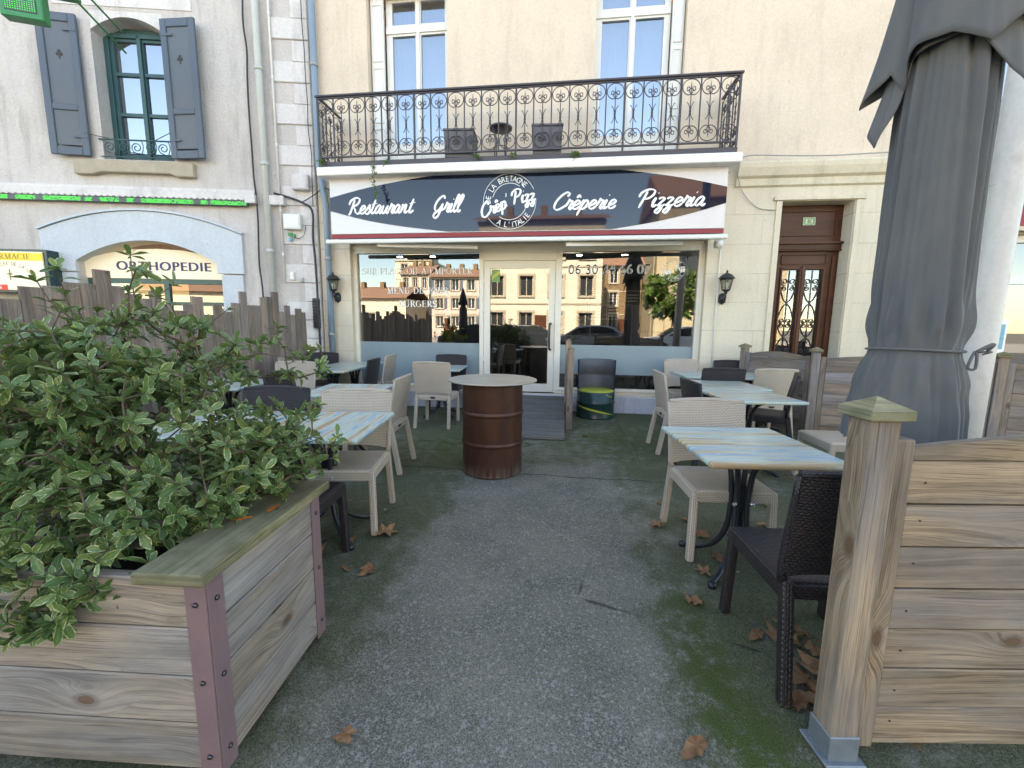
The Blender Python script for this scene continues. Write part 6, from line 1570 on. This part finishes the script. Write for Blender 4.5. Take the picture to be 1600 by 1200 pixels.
# ------------------------------------------------------------------ the street opposite (seen in the glass)
M['roof_tile'] = plain('roof_tile', (.27, .155, .105), .8, var=.25, sc=3)
M['brown_wall'] = m_render('brown_wall', (.22, .15, .09), .3, 12)
def house(name, label, x0, x1, y, depth, h, wallm, roofh, nx, floors, rz=0, winw=1.0, winh=1.5, frame='white_paint', shutterm=None, z0=1.2, ground=None, group=None):
    t = thing(name, label, 'building', (x0, y, 0), rz, group); L = x1-x0; holes = []; fh = (h-.6)/floors
    for f in range(floors):
        for i in range(nx):
            cx = L*(i+.5)/nx; holes.append((cx-winw/2, cx+winw/2, f*fh+z0, f*fh+z0+winh))
    w = MB(); gridwall(w, 0, L, 0, h, 0, .35, holes)
    # front faces +Y: turn the wall round
    w.v = [(L-a, -b, c) for a, b, c in w.v]; w.build('front_wall', wallm, t)
    w = MB()
    for q in [((0, -.35, 0), (0, -depth, 0), (0, -depth, h), (0, -.35, h)), ((L, -depth, 0), (L, -.35, 0), (L, -.35, h), (L, -depth, h)), ((L, -depth, 0), (0, -depth, 0), (0, -depth, h), (L, -depth, h))]: w.quad(*q)
    w.build('side_wall', wallm, t)
    w = MB()
    for f in range(1, floors): w.box((L/2, .03, f*fh+.35), (L-.02, .07, .12))
    w.box((L/2, .10, h-.12), (L+.1, .22, .20)); w.build('cornice', M['stone'], t)
    w = MB()
    for (a, b, c, d) in holes:
        a, b = L-b, L-a; w.box(((a+b)/2, .03, d+.08), (b-a+.36, .08, .16)); w.box(((a+b)/2, .05, c-.05), (b-a+.30, .14, .10))
        for x in (a-.09, b+.09): w.box((x, .025, (c+d)/2), (.16, .06, d-c-.01))
    w.build('window_trim', M['stone'], t)
    rr_ = random.Random(int(x0*10)); px_ = L*(rr_.choice((1, 2))/nx); w = MB(); w.box((px_, .02, 1.1), (.95, .06, 2.2)); w.build('door', M['brown_wood'], t)
    w = MB()
    for q_ in range(3): w.box((L*(.2+.3*q_), -depth/2+.4, h+(roofh or .2)+.2), (.5, .7, 1.0))
    w.build('chimneys', M['brown_wall'], t) if roofh else None
    if roofh:
        w = MB(); w.prism([(.5, h), (-depth/2, h+roofh), (-depth-.3, h), (-depth-.3, h+.12), (-depth/2, h+roofh+.15), (.5, h+.1)], -.3, L+.3, plane='yz'); w.build('roof', M['roof_tile'], t, fix=True)
    for (a, b, c, d) in holes:
        a, b = L-b, L-a
        w = MB(); gridwall(w, a, b, c, d, -.22, -.16, [(a+.07, (a+b)/2-.03, c+.07, d-.07), ((a+b)/2+.03, b-.07, c+.07, d-.07)]); f = w.build('window', M[frame], t)
        w = MB(); w.quad((b, -.25, c), (a, -.25, c), (a, -.25, d), (b, -.25, d)); w.build('window_pane', M['dark_pane'], f)
        if shutterm and rr_.random() < .8:
            for s in (a-.26, b+.26): w = MB(); w.box((s, .03, (c+d)/2), (.48, .04, d-c)); w.build('shutter', M[shutterm], f)
    return t
M['dark_pane'] = plain('dark_pane', (.03, .035, .04), .15, var=.1)
M['beige_wall'] = m_render('beige_wall', (.62, .58, .49), .2, 20); M['pink_wall'] = m_render('pink_wall', (.60, .49, .45), .2, 20); M['yellow_wall'] = m_render('yellow_wall', (.64, .60, .48), .2, 20)
M['gold_stone'] = m_render('gold_stone', (.44, .37, .25), .4, 8, stain=.4); M['white_wall'] = m_render('white_wall', (.62, .59, .53), .2, 20)
house('town_house', 'tall beige house across the street reflected in the entrance door', -6.3, 2.6, -18.2, 8, 8.7, M['beige_wall'], 1.2, 4, 3, frame='stone', winh=1.5, z0=.9)
house('town_house', 'pink house with terracotta roof reflected in the left shop window', -16.0, -10.2, -36, 8, 7.0, M['pink_wall'], 1.3, 3, 3, shutterm='shutter', winh=1.4, winw=.9)
house('town_house', 'narrow white house reflected between the pink house and the tall cream one', -22.5, -18.6, -43, 8, 8.2, M['white_wall'], 1.6, 3, 3, winw=.6)
house('town_house', 'tall cream block with a stepped top reflected in the left shop window', -27, -21, -52, 9, 11.5, M['yellow_wall'], 0, 2, 4)
t = kids(COL.objects['town_house.003'])[0].parent
w = MB(); w.box((3, -4, 12.1), (4.2, 5, 1.2)); w.box((3, -4, 13.1), (2.6, 3, .8)); w.build('stepped_attic', M['yellow_wall'], t)
house('town_house', 'low tiled house reflected at the left end of the left shop window', -27, -18.5, -34, 8, 4.4, M['yellow_wall'], 1.5, 3, 1)
house('town_house', 'dark brown gabled house reflected in the middle of the right shop window', 3.9, 7.6, -31, 8, 7.5, M['brown_wall'], 2.4, 2, 3, winw=.8)
t = thing('church', 'golden stone church with buttresses reflected at the right of the right shop window', 'building', (7.7, -26, 0))
w = MB(); gridwall(w, 0, 11, 0, 12, 0, .8, [(2.2, 3.4, 5, 8.5), (7, 8.2, 5, 8.5)]); w.v = [(11-a, -b, c) for a, b, c in w.v]; w.build('nave_wall', M['gold_stone'], t)
w = MB()
for x in (.5, 5.5, 10.4): w.box((x, .5, 4.6), (.9, 1.2, 9.2)); w.box((x, .3, 9.6), (.9, .8, .8))
w.build('buttresses', M['gold_stone'], t, bevel=.03)
w = MB(); w.box((5.5, -5, 6), (10.9, 8.3, 11.9)); w.build('nave_body', M['gold_stone'], t)
w = MB(); w.prism([(.9, 12), (-4.5, 15.5), (-10, 12)], -.2, 11.2, plane='yz'); w.build('roof', M['roof_tile'], t, fix=True)
w = MB()
for x in (3.2, 8.2): w.quad((x-.6+.0, -.5, 5), (x-.6-1.2+1.2, -.5, 5), (x, -.5, 8.5), (x-.6, -.5, 8.5)); w.box((x, -.55, 6.75), (1.3, .1, 3.5))
w.build('church_window', M['dark_pane'], t)
# street tree
random.seed(2)
tp = []
for k in range(200):
    a = Vector((random.gauss(0, 1), random.gauss(0, 1), random.gauss(0, .8))); a = a.normalized()*random.uniform(.5, 1)**.5
    tp.append(Vector((6.4+a.x*2.0, -12.5+a.y*1.8, 3.3+a.z*1.35)))
tt = grow('street_tree', 'small green tree across the street reflected in the right shop window', 'tree', (6.4, -12.5, 1.5), [(6.4, -12.5, 1.5), (6.4, -12.5, 2.2)], tp, .42, 3, M['leaf_green'], M['twig'], per=9, extra=4)
w = MB(); w.tube([(0, 0, -1.5), (.03, 0, 0), (0, 0, .9)], [.13, .10, .07], 10); w.build('trunk', M['twig'], tt)
# parked cars
def car(label, x, y, rz, paint, group='cars parked across the terrace'):
    t = thing('parked_car', label, 'car', (x, y, 0), rz, group)
    L, Wd = 4.1, 1.72
    body = [(-2.05, .35), (-2.03, .62), (-1.95, .80), (-1.15, .92), (-.45, 1.36), (-.1, 1.44), (.75, 1.46), (1.35, 1.38), (1.95, .98), (2.03, .75), (2.05, .35), (1.75, .25), (-1.75, .25)]
    w = MB(); w.prism(body, -Wd/2, Wd/2); o_ = w.build('body', paint, t, fix=True, bevel=.07, seg=3)
    for s in (-1, 1):
        w = MB(); w.prism([(-.98, .95), (-.40, 1.30), (.15, 1.37), (.15, .95)], s*(Wd/2+.004), s*(Wd/2-.02)); w.prism([(.22, .95), (.22, 1.37), (.80, 1.37), (1.35, 1.25), (1.62, .95)], s*(Wd/2+.004), s*(Wd/2-.02)); w.build('side_window', M['dark_pane'], t, fix=True)
    w = MB(); w.quad((-1.16, -.72, .945), (-1.16, .72, .945), (-.47, .62, 1.372), (-.47, -.62, 1.372)); w.build('windscreen', M['dark_pane'], t)
    for x_ in (-1.25, 1.28):
        for s in (-1, 1):
            w = MB(); w.tube([(x_, s*(Wd/2-.17), .31), (x_, s*(Wd/2+.015), .31)], .31, 24); wh = w.build('wheel', M['black_metal'], t)
            w = MB(); w.tube([(x_, s*(Wd/2+.016), .31), (x_, s*(Wd/2+.022), .31)], .19, 16); w.build('rim', M['galv'], wh)
    for s in (-1, 1):
        w = MB(); w.box((-2.0, s*.62, .70), (.12, .32, .14)); w.build('headlight', M['white_paint'], t, bevel=.02)
        w = MB(); w.box((2.0, s*.70, .88), (.10, .18, .28)); w.build('tail_light', M['sign_red'], t, bevel=.02)
    return t
M['car_dark'] = plain('car_dark', (.03, .035, .045), .2, .3, var=.05); M['car_silver'] = plain('car_silver', (.38, .40, .43), .2, .5, var=.05); M['car_white'] = plain('car_white', (.7, .7, .7), .2, var=.03)
car('dark hatchback parked across from the left shop window', -4.9, -9.4, R(4), M['car_dark']); car('silver hatchback parked across from the right shop window', 1.1, -8.6, R(2), M['car_silver'])
car('white car parked beyond the silver one, near the small tree', 6.2, -9.4, R(-3), M['car_white']); car('dark car behind the entrance door reflection', -1.9, -11.6, R(180), M['car_dark'])
# another closed parasol on the neighbouring terrace, only seen in the glass
q = thing('closed_parasol', 'slim black closed parasol reflected in the left shop window', 'parasol', (-4.6, -4.9, 0))
w = MB(); w.lathe([(.16, .9), (.20, 1.4), (.17, 2.1), (.10, 2.25), (.22, 2.3), (.12, 2.75), (.03, 3.0)], n=24); w.build('folded_canopy', M['cable'], q)
w = MB(); w.tube([(0, 0, 0), (0, 0, 3.05)], .025, 10); w.build('pole', M['cable'], q); w = MB(); w.box((0, 0, .04), (.6, .6, .08)); w.build('base', M['stone'], q)
bpy.context.view_layer.update()
